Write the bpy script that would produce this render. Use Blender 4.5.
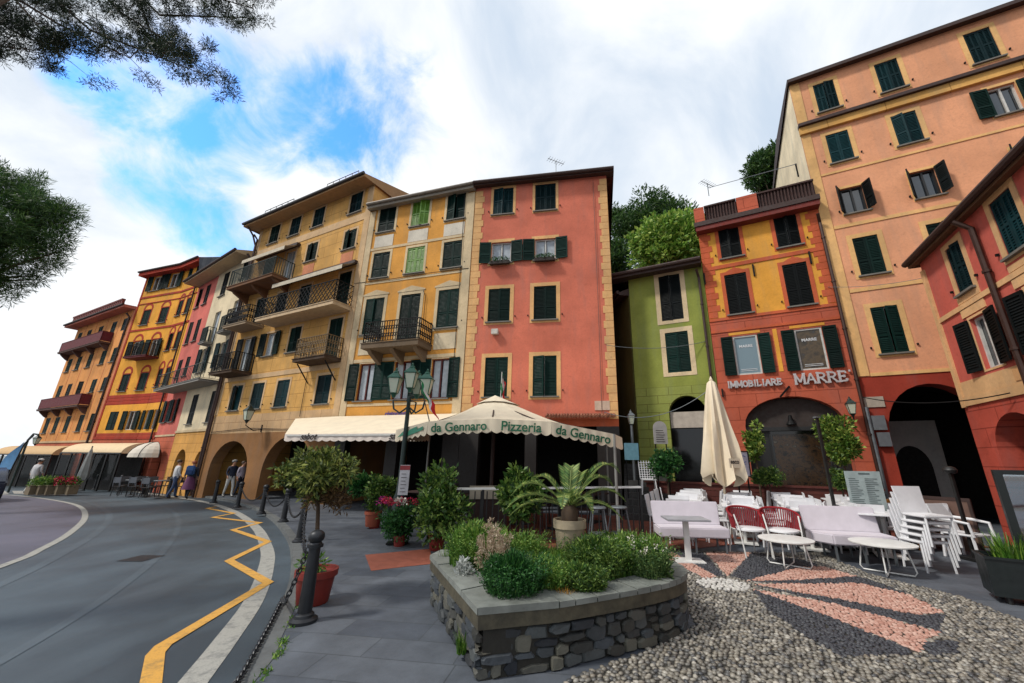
import bpy, bmesh, math, random
import numpy as np
from mathutils import Vector, Matrix
from mathutils.geometry import tessellate_polygon
R = math.radians
scene = bpy.context.scene
for o in list(bpy.data.objects): bpy.data.objects.remove(o)
COL = scene.collection
# ------------------------------------------------------------------ camera
F, PITCH, ROLL, HC, PX = 385.64, R(16.959), R(.668), 1.65, 23.53
_cp, _sp = math.cos(PITCH), math.sin(PITCH)
FW = Vector((0, _cp, _sp)); _r = Vector((1, 0, 0)); _u = Vector((0, -_sp, _cp))
RI = _r*math.cos(ROLL) + _u*math.sin(ROLL); UP = _u*math.cos(ROLL) - _r*math.sin(ROLL)
EYE = Vector((0, 0, HC))
cam = bpy.data.cameras.new('camera'); co = bpy.data.objects.new('camera', cam); COL.objects.link(co)
cam.sensor_width = 36; cam.lens = F/1024*36; cam.shift_x = -PX/1024; cam.clip_start = .05; cam.clip_end = 6000
co.matrix_world = Matrix.Translation(EYE) @ Matrix((RI, UP, -FW)).transposed().to_4x4()
scene.camera = co
# ------------------------------------------------------------------ light and sky
SUN_AZ, SUN_EL = -112, 50          # compass direction the light comes from (0 = straight ahead, clockwise)
w = bpy.data.worlds.new('World'); scene.world = w; w.use_nodes = True
def ray(x, y): return RI*((x-512-PX)/F) - UP*((y-341.5)/F) + FW
def build_world():
    nt = w.node_tree; N = nt.nodes; L = nt.links; N.clear()
    out = N.new('ShaderNodeOutputWorld'); bg = N.new('ShaderNodeBackground'); bg.inputs[1].default_value = .1
    L.new(bg.outputs[0], out.inputs[0])
    sky = N.new('ShaderNodeTexSky'); sky.sky_type = 'NISHITA'; sky.sun_disc = False
    sky.sun_elevation = R(SUN_EL); sky.sun_rotation = R(SUN_AZ); sky.air_density = 1.3; sky.ozone_density = 2.5; sky.dust_density = .2
    tc = N.new('ShaderNodeTexCoord')
    def math_(op, a, b=None, c=None):
        n = N.new('ShaderNodeMath'); n.operation = op
        for i, v in enumerate((a, b, c)):
            if v is None: continue
            if isinstance(v, (int, float)): n.inputs[i].default_value = v
            else: L.new(v, n.inputs[i])
        return n.outputs[0]
    def noise(scale, detail, rough=.55, off=(0, 0, 0), sc=(1, 1, 1), dist=0):
        m = N.new('ShaderNodeMapping'); L.new(tc.outputs['Generated'], m.inputs[0]); m.inputs['Location'].default_value = off; m.inputs['Scale'].default_value = sc
        n = N.new('ShaderNodeTexNoise'); n.inputs['Scale'].default_value = scale; n.inputs['Detail'].default_value = detail
        n.inputs['Roughness'].default_value = rough; n.inputs['Distortion'].default_value = dist; L.new(m.outputs[0], n.inputs['Vector']); return n.outputs[0]
    def smooth(v, a, b):
        n = N.new('ShaderNodeMapRange'); n.interpolation_type = 'SMOOTHSTEP'; L.new(v, n.inputs[0])
        n.inputs[1].default_value = a; n.inputs[2].default_value = b; return n.outputs[0]
    nz = noise(7, 12, .62, (3.1, .4, 1.7), dist=.5)
    hole = None                      # places in the sky where the cloud thins and blue shows
    for (px, py, ri, ro, s) in ((275, 110, 0, 9, .85), (318, 116, 0, 9, 1.0), (225, 88, 0, 9, .75), (165, 108, 0, 8, .85), (120, 86, 0, 6, .65), (180, 170, 0, 8, .55), (205, 222, 0, 6, .85), (155, 185, 0, 6, .75), (235, 238, 0, 5, .8), (360, 125, 0, 10, .6), (400, 95, 0, 10, .35)):
        d = ray(px, py).normalized(); vm = N.new('ShaderNodeVectorMath'); vm.operation = 'DOT_PRODUCT'
        L.new(tc.outputs['Generated'], vm.inputs[0]); vm.inputs[1].default_value = d
        m = math_('MULTIPLY', smooth(vm.outputs['Value'], math.cos(R(ro)), math.cos(R(ri))), s)
        hole = m if hole is None else math_('MAXIMUM', hole, m)
    thin = math_('ADD', math_('MULTIPLY', hole, .95), math_('MULTIPLY', math_('SUBTRACT', nz, .5), -2.4))
    blue = math_('MULTIPLY', math_('MULTIPLY', smooth(thin, .08, 1.05), 1.0), smooth(hole, .02, .4))
    veil = smooth(noise(2.4, 8, .55, (7, 2, 3), dist=.4), .36, .66)         # soft grey variation inside the cloud
    cm = N.new('ShaderNodeMix'); cm.data_type = 'RGBA'; L.new(veil, cm.inputs[0])
    cm.inputs[6].default_value = (9.8, 10.0, 10.2, 1); cm.inputs[7].default_value = (5.9, 6.9, 8.2, 1)
    sm = N.new('ShaderNodeVectorMath'); sm.operation = 'MULTIPLY'; L.new(sky.outputs[0], sm.inputs[0]); sm.inputs[1].default_value = (1.05, 2.1, 3.2)
    mx = N.new('ShaderNodeMix'); mx.data_type = 'RGBA'; L.new(blue, mx.inputs[0]); L.new(cm.outputs[2], mx.inputs[6]); L.new(sm.outputs[0], mx.inputs[7])
    L.new(mx.outputs[2], bg.inputs[0])
build_world()
sl = bpy.data.lights.new('sun', 'SUN'); sl.energy = 2.8; sl.angle = R(7); sl.color = (1, .95, .87)
so = bpy.data.objects.new('sun', sl); COL.objects.link(so)
sd = Vector((math.sin(R(SUN_AZ))*math.cos(R(SUN_EL)), math.cos(R(SUN_AZ))*math.cos(R(SUN_EL)), math.sin(R(SUN_EL))))
so.rotation_euler = sd.to_track_quat('Z', 'Y').to_euler()
scene.view_settings.view_transform = 'Standard'; scene.view_settings.look = 'None'; scene.view_settings.exposure = 0.12; scene.view_settings.gamma = 1
scene.cycles.max_bounces = 6; scene.cycles.use_denoising = True
# ------------------------------------------------------------------ ground helpers
SL = .0165
def gz(x): return SL*min(0, x+2)
def G(px, py, dz=0):
    """point of the (sloping) ground seen at a place of the photograph"""
    d = ray(px, py); z = 0; p = EYE
    for i in range(80):
        p = EYE + d*((z+dz-HC)/d.z); z = .5*z + .5*gz(p.x)
    return p
def P(px, py, Y): d = ray(px, py); return EYE + d*(Y/d.y)
# ------------------------------------------------------------------ mesh helpers
class MB:
    def __init__(s): s.v = []; s.f = []; s.m = []
    def add(s, vs, fs, m=0, mx=None):
        b = len(s.v); s.v += [tuple(mx @ Vector(p)) if mx else tuple(p) for p in vs]
        s.f += [tuple(b+i for i in f) for f in fs]; s.m += [m]*len(fs); return s
    def box(s, x0, x1, y0, y1, z0, z1, m=0, mx=None):
        return s.add([(x0,y0,z0),(x1,y0,z0),(x1,y1,z0),(x0,y1,z0),(x0,y0,z1),(x1,y0,z1),(x1,y1,z1),(x0,y1,z1)],
              [(0,3,2,1),(4,5,6,7),(0,1,5,4),(1,2,6,5),(2,3,7,6),(3,0,4,7)], m, mx)
    def bar(s, p, q, w, h=None, m=0):
        p, q = Vector(p), Vector(q); d = q-p; l = d.length
        if l < 1e-6: return s
        z = d/l; x = z.cross(Vector((0,0,1)));
        x = Vector((1,0,0)) if x.length < 1e-4 else x.normalized()
        y = z.cross(x); M = Matrix((x, y, z)).transposed().to_4x4(); M.translation = p; h = h or w
        return s.box(-w/2, w/2, -h/2, h/2, 0, l, m, M)
    def tube(s, pts, r, n=8, m=0):
        pts = [Vector(p) for p in pts]; rs = r if isinstance(r, (list, tuple)) else [r]*len(pts)
        b = len(s.v); x = None
        for i, p in enumerate(pts):
            t = (pts[min(i+1, len(pts)-1)] - pts[max(i-1, 0)]).normalized()
            if x is None:
                x = t.cross(Vector((0,0,1))); x = Vector((1,0,0)) if x.length < 1e-3 else x.normalized()
            else: x = (x - t*x.dot(t)).normalized()
            y = t.cross(x)
            for k in range(n):
                a = 2*math.pi*k/n; s.v.append(tuple(p + (x*math.cos(a)+y*math.sin(a))*rs[i]))
        for i in range(len(pts)-1):
            for k in range(n):
                s.f.append((b+i*n+k, b+i*n+(k+1)%n, b+(i+1)*n+(k+1)%n, b+(i+1)*n+k)); s.m.append(m)
        s.f.append(tuple(b+k for k in range(n))[::-1]); s.m.append(m)
        s.f.append(tuple(b+(len(pts)-1)*n+k for k in range(n))); s.m.append(m); return s
    def lathe(s, prof, c=(0,0,0), n=20, m=0, wob=0):
        b = len(s.v)
        for r, z in prof:
            for k in range(n):
                a = 2*math.pi*k/n; q = r*(1+wob*math.sin(k*n*.37)); s.v.append((c[0]+q*math.cos(a), c[1]+q*math.sin(a), c[2]+z))
        for i in range(len(prof)-1):
            for k in range(n): s.f.append((b+i*n+k, b+i*n+(k+1)%n, b+(i+1)*n+(k+1)%n, b+(i+1)*n+k)); s.m.append(m)
        s.f.append(tuple(b+k for k in range(n))[::-1]); s.m.append(m)
        s.f.append(tuple(b+(len(prof)-1)*n+k for k in range(n))); s.m.append(m); return s
    def prism(s, poly, z0, z1, m=0, mx=None):
        n = len(poly); vs = [(x,y,z0) for x,y in poly]+[(x,y,z1) for x,y in poly]
        return s.add(vs, [tuple(range(n))[::-1], tuple(range(n,2*n))]+[(i,(i+1)%n,n+(i+1)%n,n+i) for i in range(n)], m, mx)
    def mesh(s, name, mats):
        me = bpy.data.meshes.new(name); me.from_pydata(s.v, [], s.f)
        for m in (mats if isinstance(mats, (list, tuple)) else [mats]): me.materials.append(m)
        me.polygons.foreach_set('material_index', s.m); me.update(); return me
    def build(s, name, mats, parent=None, smooth=False, loc=None, rz=0, bevel=0):
        me = s.mesh(name, mats)
        if bevel:
            bm = bmesh.new(); bm.from_mesh(me); bmesh.ops.bevel(bm, geom=bm.edges[:], offset=bevel, segments=2, affect='EDGES', clamp_overlap=True); bm.to_mesh(me); bm.free()
        if smooth:
            me.polygons.foreach_set('use_smooth', [True]*len(me.polygons))
            try: me.set_sharp_from_angle(angle=R(40))
            except Exception: pass
        return link(name, me, parent, loc, rz)
def link(name, data, parent=None, loc=None, rz=0):
    o = bpy.data.objects.new(name, data); COL.objects.link(o)
    if parent: o.parent = parent
    if loc is not None: o.location = loc
    if rz: o.rotation_euler.z = rz
    return o
def tag(o, label=None, cat=None, group=None, kind=None):
    for k, v in (('label', label), ('category', cat), ('group', group), ('kind', kind)):
        if v: o[k] = v
    return o
def thing(name, loc, rz, label, cat, group=None):
    o = link(name, None, None, loc, rz); o.empty_display_size = .2; return tag(o, label, cat, group)
def dup(root, loc, rz, label=None):
    def cp(o, par):
        c = o.copy(); COL.objects.link(c); c.parent = par
        for ch in o.children: cp(ch, c)
        return c
    r = cp(root, None); r.location = loc; r.rotation_euler.z = rz
    if label: r['label'] = label
    return r
def fast_mesh(name, V, Fq, mats, parent=None, mi=None, loc=None):
    me = bpy.data.meshes.new(name); V = np.asarray(V, np.float32); Fq = np.asarray(Fq, np.int32); k = Fq.shape[1]
    me.vertices.add(len(V)); me.vertices.foreach_set('co', V.ravel())
    me.loops.add(Fq.size); me.loops.foreach_set('vertex_index', Fq.ravel())
    me.polygons.add(len(Fq)); me.polygons.foreach_set('loop_start', np.arange(0, Fq.size, k, dtype=np.int32))
    for m in (mats if isinstance(mats, (list, tuple)) else [mats]): me.materials.append(m)
    if mi is not None: me.polygons.foreach_set('material_index', np.asarray(mi, np.int32))
    me.update(calc_edges=True); return link(name, me, parent, loc)
# ------------------------------------------------------------------ materials
def srgb(r, g, b, k=.8):
    f = lambda c: ((c/255+.055)/1.055)**2.4 if c > 10 else c/255/12.92
    return (f(r)*k, f(g)*k, f(b)*k, 1)
MATS = {}
class NT:
    def __init__(s, name):
        s.m = bpy.data.materials.new(name); s.m.use_nodes = True; s.t = s.m.node_tree; s.N = s.t.nodes; s.L = s.t.links
        s.b = s.N['Principled BSDF']; s.tc = s.N.new('ShaderNodeTexCoord')
    def noise(s, scale, detail=5, rough=.55, sc=(1,1,1), coord='Object', dist=0):
        mp = s.N.new('ShaderNodeMapping'); s.L.new(s.tc.outputs[coord], mp.inputs[0]); mp.inputs['Scale'].default_value = sc
        n = s.N.new('ShaderNodeTexNoise'); n.inputs['Scale'].default_value = scale; n.inputs['Detail'].default_value = detail; n.inputs['Roughness'].default_value = rough; n.inputs['Distortion'].default_value = dist
        s.L.new(mp.outputs[0], n.inputs['Vector']); return n.outputs[0]
    def ramp(s, v, pts):
        r = s.N.new('ShaderNodeValToRGB'); e = r.color_ramp.elements
        while len(e) < len(pts): e.new(.5)
        for x, (p, c) in zip(e, pts): x.position = p; x.color = c if len(c) == 4 else (*c, 1)
        s.L.new(v, r.inputs[0]); return r.outputs[0]
    def mix(s, f, a, b, mode='MIX'):
        n = s.N.new('ShaderNodeMix'); n.data_type = 'RGBA'; n.blend_type = mode
        for i, v in ((0, f), (6, a), (7, b)):
            if isinstance(v, (int, float)): n.inputs[i].default_value = v
            elif isinstance(v, tuple): n.inputs[i].default_value = v
            else: s.L.new(v, n.inputs[i])
        return n.outputs[2]
    def bump(s, v, strength, dist=.01):
        n = s.N.new('ShaderNodeBump'); n.inputs['Strength'].default_value = strength; n.inputs['Distance'].default_value = dist; s.L.new(v, n.inputs['Height'])
        if s.b.inputs['Normal'].is_linked: s.L.new(s.b.inputs['Normal'].links[0].from_socket, n.inputs['Normal'])
        s.L.new(n.outputs[0], s.b.inputs['Normal'])
    def col(s, v):
        if isinstance(v, tuple): s.b.inputs['Base Color'].default_value = v
        else: s.L.new(v, s.b.inputs['Base Color'])
    def rough(s, v):
        if isinstance(v, (int, float)): s.b.inputs['Roughness'].default_value = v
        else: s.L.new(v, s.b.inputs['Roughness'])
    def island(s):
        g = s.N.new('ShaderNodeNewGeometry'); return g.outputs['Random Per Island']
def sc_(c, k): return (min(1, c[0]*k), min(1, c[1]*k), min(1, c[2]*k), 1)
def plaster(name, c, stain=.72, courses=0):
    if name in MATS: return MATS[name]
    l_ = .3*c[0]+.6*c[1]+.1*c[2]; c = tuple(min(.86, (v*.94+l_*.06)*1.18) for v in c[:3])+(1,)
    n = NT(name); big = n.noise(.55, 7, .62); streak = n.noise(1.2, 6, .6, (2.2, 2.2, .35)); fine = n.noise(14, 6, .7)
    a = n.mix(n.ramp(big, [(.36, (0,0,0)), (.62, (1,1,1))]), sc_(c, stain), sc_(c, 1.08)); spk = n.noise(5, 8, .75)
    grey = (c[0]*.55+.05, c[1]*.6+.05, c[2]*.65+.05, 1)
    a = n.mix(n.ramp(streak, [(.5, (0,0,0)), (.74, (.6,.6,.6))]), a, grey)
    a = n.mix(n.ramp(fine, [(.3, (.3,.3,.3)), (.55, (0,0,0))]), a, sc_(c, .55)); a = n.mix(n.ramp(spk, [(.3, (.55,)*3), (.44, (0,0,0))]), a, sc_(c, .55)); a = n.mix(n.ramp(spk, [(.6, (0,0,0)), (.74, (.3,)*3)]), a, (min(1, c[0]*1.1+.05), c[1]*1.1+.06, c[2]*1.1+.06, 1))
    if courses:                      # painted masonry joints
        mp = n.N.new('ShaderNodeMapping'); n.L.new(n.tc.outputs['Object'], mp.inputs[0]); mp.inputs['Rotation'].default_value = (R(90), 0, 0)
        br = n.N.new('ShaderNodeTexBrick'); n.L.new(mp.outputs[0], br.inputs[0]); br.inputs['Scale'].default_value = 1; br.inputs['Brick Width'].default_value = courses*2.6; br.inputs['Row Height'].default_value = courses
        br.inputs['Mortar Size'].default_value = .012; br.inputs['Color1'].default_value = (1,1,1,1); br.inputs['Color2'].default_value = (.93,.93,.93,1); br.inputs['Mortar'].default_value = (.55,.5,.48,1)
        a = n.mix(1.0, a, br.outputs[0], 'MULTIPLY')
    n.col(a); n.rough(.92); n.b.inputs['Specular IOR Level'].default_value = .2
    n.bump(n.noise(30, 6, .7), .25, .01); n.bump(n.noise(3, 4), .25, .02)
    MATS[name] = n.m; return n.m
def paint(name, c, rough=.5, var=.75, metal=0, scale=6, spec=.5, bump=.08):
    if name in MATS: return MATS[name]
    n = NT(name); v = n.noise(scale, 6, .65); n.col(n.mix(n.ramp(v, [(.3, (0,0,0)), (.7, (1,1,1))]), sc_(c, var), sc_(c, 1.08)))
    r = n.ramp(n.noise(scale*2, 4), [(.3, (rough*.8,)*3), (.7, (min(1, rough*1.2),)*3)]); n.rough(r)
    n.b.inputs['Metallic'].default_value = metal; n.b.inputs['Specular IOR Level'].default_value = spec
    if bump: n.bump(n.noise(60, 4), bump, .003)
    MATS[name] = n.m; return n.m
def island_mat(name, cols, rough=.6, spec=.3, trans=0, noise=None, bump=0):
    if name in MATS: return MATS[name]
    n = NT(name); k = len(cols); c = n.ramp(n.island(), [((i+.0)/(k-1) if k > 1 else 0, c) for i, c in enumerate(cols)])
    if noise: c = n.mix(n.ramp(n.noise(noise, 5, .65), [(.3, (0,0,0)), (.7, (.6,.6,.6))]), c, n.mix(1.0, c, (.45,.45,.42,1), 'MULTIPLY'))
    n.col(c); n.rough(rough); n.b.inputs['Specular IOR Level'].default_value = spec
    if bump: n.bump(n.noise(bump, 5), .5, .01)
    if trans:
        t = n.N.new('ShaderNodeBsdfTranslucent'); n.L.new(c, t.inputs[0]); ms = n.N.new('ShaderNodeMixShader'); ms.inputs[0].default_value = trans
        out = n.N['Material Output']; n.L.new(n.b.outputs[0], ms.inputs[1]); n.L.new(t.outputs[0], ms.inputs[2]); n.L.new(ms.outputs[0], out.inputs[0])
    MATS[name] = n.m; return n.m
def leafmat(name, dark, mid, light):
    dark, mid, light = sc_(dark, 1.15), sc_(mid, 1.3), sc_(light, 1.3)
    return island_mat(name, [dark, mid, dark, light, mid], .5, .35, .3)
# ------------------------------------------------------------------ the ground, road and paving
def cr(pts, n=8):
    out = []; q = [Vector((*p, 0)) if len(p) == 2 else Vector(p) for p in pts]
    for i in range(len(q)-1):
        a, b, c, d = q[max(i-1, 0)], q[i], q[i+1], q[min(i+2, len(q)-1)]
        for k in range(n):
            t = k/n; out.append(.5*((2*b)+(c-a)*t+(2*a-5*b+4*c-d)*t*t+(3*b-a-3*c+d)*t**3))
    out.append(q[-1]); return [(p.x, p.y) for p in out]
def sheet(name, polys, mat, dz, kind='structure', thick=0):
    bm = bmesh.new()
    for poly in polys:
        tri = tessellate_polygon([[Vector((x, y, 0)) for x, y in poly]]); vs = [bm.verts.new((x, y, 0)) for x, y in poly]
        for t in tri:
            try: bm.faces.new([vs[i] for i in t])
            except ValueError: pass
    bmesh.ops.bisect_plane(bm, geom=bm.verts[:]+bm.edges[:]+bm.faces[:], plane_co=(-2, 0, 0), plane_no=(1, 0, 0))
    for v in bm.verts: v.co.z = gz(v.co.x)+dz
    bm.normal_update()
    for f in bm.faces:
        if f.normal.z < 0: f.normal_flip()
    if thick:
        g = bmesh.ops.extrude_face_region(bm, geom=bm.faces[:])
        for v in g['geom']:
            if isinstance(v, bmesh.types.BMVert): v.co.z += 0
        for f in list(bm.faces): pass
    me = bpy.data.meshes.new(name); bm.to_mesh(me); bm.free(); me.materials.append(mat)
    return tag(link(name, me), kind=kind)
def offs(line, d):
    out = []
    for i, p in enumerate(line):
        a = Vector(line[max(i-1, 0)]); b = Vector(line[min(i+1, len(line)-1)]); t = (b-a).normalized(); out.append((p[0]-t.y*d, p[1]+t.x*d))
    return out
def ribbon(line, d0, d1): return offs(line, d0) + offs(line, d1)[::-1]
def gp(px, py, dz=0): p = G(px, py, dz); return (p.x, p.y)
RD = -.07                                    # the carriageway lies a little below the pavement
kerb_px = [(232,683),(262,640),(287,590),(293,560),(287,535),(268,515),(240,503),(200,495.5),(150,490)]
kw = [gp(*p) for p in kerb_px]
kerb = cr([(-.6,-9),(-1.3,-2),(-1.8,1)] + kw + [(-32,31),(-48,42),(-70,56)], 8)
# kerb runs from behind the camera towards the far left; left of it is the road
def asphalt(name, c, tint):
    n = NT(name); big = n.noise(.35, 6, .6); wear = n.noise(.9, 5, .6, (1, .25, 1)); fine = n.noise(160, 3, .8)
    a = n.mix(n.ramp(big, [(.4, (0,0,0)), (.6, (1,1,1))]), sc_(c, .62), sc_(c, 1.2))
    a = n.mix(n.ramp(wear, [(.5, (0,0,0)), (.8, (.5,.5,.5))]), a, tint)
    a = n.mix(n.ramp(fine, [(.35, (.55,.55,.55)), (.6, (0,0,0))]), a, sc_(c, .35))
    a = n.mix(n.ramp(n.noise(220, 2, .6), [(.62, (0,0,0)), (.72, (.5,.5,.5))]), a, sc_(c, 2.4))
    n.col(a); n.rough(n.ramp(big, [(.3, (.45,)*3), (.7, (.7,)*3)])); n.bump(fine, .6, .004); n.bump(n.noise(20, 5), .2, .006); return n.m
M_road = asphalt('asphalt', srgb(72, 86, 96), srgb(112, 126, 136)); M_road2 = asphalt('asphalt_old', srgb(96, 94, 110), srgb(124, 118, 130)); M_track = asphalt('asphalt_track', srgb(82, 96, 106), srgb(116, 130, 140))
big = [(-300,-200),(400,-200),(400,400),(-110,400),(-110,60),(-300,60)]
sheet('ground', [[(-95,-120),(300,-120),(300,300),(-95,300)]], paint('earth', srgb(96,94,88), .95), -.16)
n_ = NT('sea_water'); n_.col(srgb(60,88,104)); n_.rough(.12); n_.bump(n_.noise(.6, 6, .6), .4, .2)
sea = MB().add([(-4000,-3000,-2.2),(3000,-3000,-2.2),(3000,4500,-2.2),(-4000,4500,-2.2)], [(0,1,2,3)]).build('sea', n_.m); tag(sea, kind='structure')
road_poly = kerb + [(-80,58),(-94,50),(-94,-60),(-1,-60)]
sheet('road', [road_poly], M_road, RD)
cl_px = [(-60,590),(0,567),(40,550),(70,533),(85,517),(78,506),(52,500),(20,496)]
cl = cr([(-6.2,2.5)] + [gp(*p, RD) for p in cl_px[1:]] + [(-30,23),(-40,27.5)], 6)
sheet('far_lane', [cl + [(-60,30),(-80,10),(-60,-20),(-12,-20)]], M_road2, RD+.004)
def worn(name, c, under):
    n = NT(name); v = n.noise(9, 8, .7); f = n.noise(70, 4, .7)
    a = n.mix(n.ramp(v, [(.36, (.75,)*3), (.5, (0,0,0))]), c, under); a = n.mix(n.ramp(f, [(.34, (.6,)*3), (.48, (0,0,0))]), a, under)
    n.col(a); n.rough(.75); n.bump(f, .3, .003); return n.m
M_white = worn('road_paint_white', srgb(168,166,158), srgb(116,116,114)); M_yellow = worn('road_paint_yellow', srgb(222,165,70), srgb(160,125,70))
wl_px = [(205,683),(236,640),(262,600),(272,570),(272,548),(259,526),(235,510.5),(205,501.5),(160,494.5)]
wl = cr([(-1.55,1.2)] + [gp(*p, RD) for p in wl_px] + [(-27.3,26.8),(-42,36.5)], 8)
sheet('tyre_track', [ribbon(kerb, 2.0, 2.12), ribbon(kerb, 3.5, 3.66)], M_track, RD+.004)
qd = G(141,558.5,RD); sheet('drain_grate', [[(qd.x-.24,qd.y-.2),(qd.x+.24,qd.y-.24),(qd.x+.26,qd.y+.2),(qd.x-.22,qd.y+.24)]], paint('drain_iron', srgb(40,42,44), .5, metal=.4), RD+.006)
sheet('edge_line', [ribbon(wl, -.02, .2)], M_white, RD+.0045)
sheet('centre_line', [ribbon(cl, -.07, .07)], M_white, RD+.009)
zz = [gp(*p, RD) for p in [(148,700),(155,655),(163,646),(268,583),(229,561),(268,542),(233,530),(260,523),(213,517.5),(234,513.5),(207,508.5),(216,507)]]
def strip(pts, w):
    """mitred strip along a zigzag"""
    l, r = [], []
    for i, p in enumerate(pts):
        p = Vector(p); t0 = (p-Vector(pts[i-1])).normalized() if i else None; t1 = (Vector(pts[i+1])-p).normalized() if i < len(pts)-1 else None
        t0 = t0 or t1; t1 = t1 or t0; m = t0+t1
        m = m.normalized() if m.length > .15 else t0
        k = min(2.2, 1/max(.3, m.dot(t0))); nrm = Vector((-m.y, m.x))*w/2*k; l.append(tuple(p+nrm)); r.append(tuple(p-nrm))
    return l, r
def strip_polys(pts, w):
    l, r = strip(pts, w); return [[l[i], l[i+1], r[i+1], r[i]] for i in range(len(pts)-1)]
sheet('zigzag_line', strip_polys(zz, .135), M_yellow, RD+.009)
# faint white bars of a crossing at the far left end of the road
sheet('crossing_bars', [[gp(x, 491, RD), gp(x+13, 491, RD), gp(x+17, 494, RD), gp(x+2, 494, RD)] for x in (-8, 12, 32)], M_white, RD+.009)
# kerb stone
def stone(name, c, scale=3, joints=None, rot=0, bumpy=.4, var=(.7, 1.15)):
    n = NT(name); a = n.mix(n.ramp(n.noise(scale, 8, .65), [(.3, (0,0,0)), (.7, (1,1,1))]), sc_(c, var[0]), sc_(c, var[1]))
    if joints:
        mp = n.N.new('ShaderNodeMapping'); n.L.new(n.tc.outputs['Object'], mp.inputs[0]); mp.inputs['Rotation'].default_value = (0, 0, R(rot))
        wob = n.N.new('ShaderNodeMix'); wob.data_type = 'RGBA'; wob.inputs[0].default_value = .012; n.L.new(mp.outputs[0], wob.inputs[6])
        nn = n.N.new('ShaderNodeTexNoise'); nn.inputs['Scale'].default_value = 2.2; n.L.new(mp.outputs[0], nn.inputs[0]); n.L.new(nn.outputs['Color'], wob.inputs[7])
        br = n.N.new('ShaderNodeTexBrick'); n.L.new(wob.outputs[2], br.inputs[0]); br.inputs['Scale'].default_value = 1; br.inputs['Brick Width'].default_value = joints[0]; br.inputs['Row Height'].default_value = joints[1]
        br.offset = .43; br.squash = 1.4; br.squash_frequency = 3; br.inputs['Mortar Size'].default_value = joints[2]; br.inputs['Mortar Smooth'].default_value = .3
        br.inputs['Color1'].default_value = (.72,.74,.78,1); br.inputs['Color2'].default_value = (1.15,1.13,1.1,1); br.inputs['Mortar'].default_value = (.62,.62,.6,1)
        a = n.mix(1.0, a, br.outputs[0], 'MULTIPLY'); n.bump(br.outputs['Fac'], -.5, .006)
    a = n.mix(n.ramp(n.noise(.7, 6, .6), [(.55, (0,0,0)), (.75, (.55,)*3)]), a, sc_(c, .5))
    n.col(a); n.rough(n.ramp(n.noise(2, 5), [(.3, (.5,)*3), (.7, (.8,)*3)])); n.bump(n.noise(18, 7, .7), bumpy, .008); return n.m
M_kerb = stone('kerb_stone', srgb(105,108,108), 5)
sheet('gutter_strip', [ribbon(kerb, .0, .02)], M_kerb, RD+.003)
kb = MB(); K2 = offs(kerb, -.0); K3 = offs(kerb, -.16)
for i in range(len(kerb)-1):
    a, b, c, d = K2[i], K2[i+1], K3[i+1], K3[i]; z = lambda p, h: (p[0], p[1], gz(p[0])+h)
    g = .004
    kb.add([z(a,-.15), z(b,-.15), z(b,.006), z(a,.006), z(d,.006), z(c,.006), z(c,-.15), z(d,-.15)], [(0,1,2,3),(3,2,5,4),(4,5,6,7)])
tag(kb.build('kerb', M_kerb), kind='structure')
M_slab = stone('slate_paving', srgb(90,96,105), 2.5, (.82,.37,.007), 8)
seam = [(-.1,-6),(.05,2),(.30,3.4)]
pav = K3 + [(-75,66),(-70,80),(60,80),(60,-9)]
sheet('pavement', [pav], M_slab, 0)
# red brick terrace floor by the stairs and the patch of red tiles
n = NT('red_brick_floor'); br = n.N.new('ShaderNodeTexBrick'); n.L.new(n.tc.outputs['Object'], br.inputs[0]); br.inputs['Scale'].default_value = 1; br.inputs['Brick Width'].default_value = .24; br.inputs['Row Height'].default_value = .12; br.inputs['Mortar Size'].default_value = .006
br.inputs['Color1'].default_value = srgb(150,78,56); br.inputs['Color2'].default_value = srgb(120,60,46); br.inputs['Mortar'].default_value = srgb(90,60,50)
n.col(n.mix(n.ramp(n.noise(2, 6), [(.4, (0,0,0)), (.7, (.6,)*3)]), br.outputs[0], srgb(96,58,48))); n.rough(.75); n.bump(br.outputs['Fac'], -.4, .004); M_brickfloor = n.m
sheet('terrace_floor', [[(1.35,6.7),(2.25,8.4),(3.0,8.3),(5.0,9.2),(9.5,8.8),(9.6,11.2),(5.8,13.0),(2.6,12.9),(-1.5,13.6),(-1.6,9.2),(.2,8.4)]], M_brickfloor, .012)
sheet('tile_patch', [[gp(*p) for p in [(365,555),(430,549),(433,564),(371,571)]]], paint('red_tile', srgb(160,88,66), .7), .004)
# pebble paving with the star mosaic
M_bed = paint('mortar_bed', srgb(58,55,49), .95, .6, scale=30)
ed = [(660,552),(700,551),(760,553),(820,553),(868,574),(960,597),(1024,622),(1060,640)]
cob = [(.02,-3),(.05,2),(.16,3.45)] + [(.30,3.66),(1.0,4.12),(1.72,4.72),(1.82,5.3),(1.55,5.75)] + [gp(660,556)] + [gp(*p) for p in ed[1:]] + [(6.2,3.6),(6.2,-3)]
sheet('pebble_bed', [cob], M_bed, .004)
def inside(p, poly):
    r = False; j = len(poly)-1
    for i in range(len(poly)):
        (xi, yi), (xj, yj) = poly[i], poly[j]
        if (yi > p[1]) != (yj > p[1]) and p[0] < (xj-xi)*(p[1]-yi)/(yj-yi)+xi: r = not r
        j = i
    return r
pink_rays = [[(660,557),(672,553),(716,577),(707,580)],[(705,553),(752,553),(728,577)],[(745,582),(800,568),(822,567),(857,577),(800,581)],[(752,585),(860,584),(910,596),(946,614),(916,616),(840,600)],[(752,590),(840,606),(942,634),(927,641),(920,654),(830,618)]]
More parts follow.
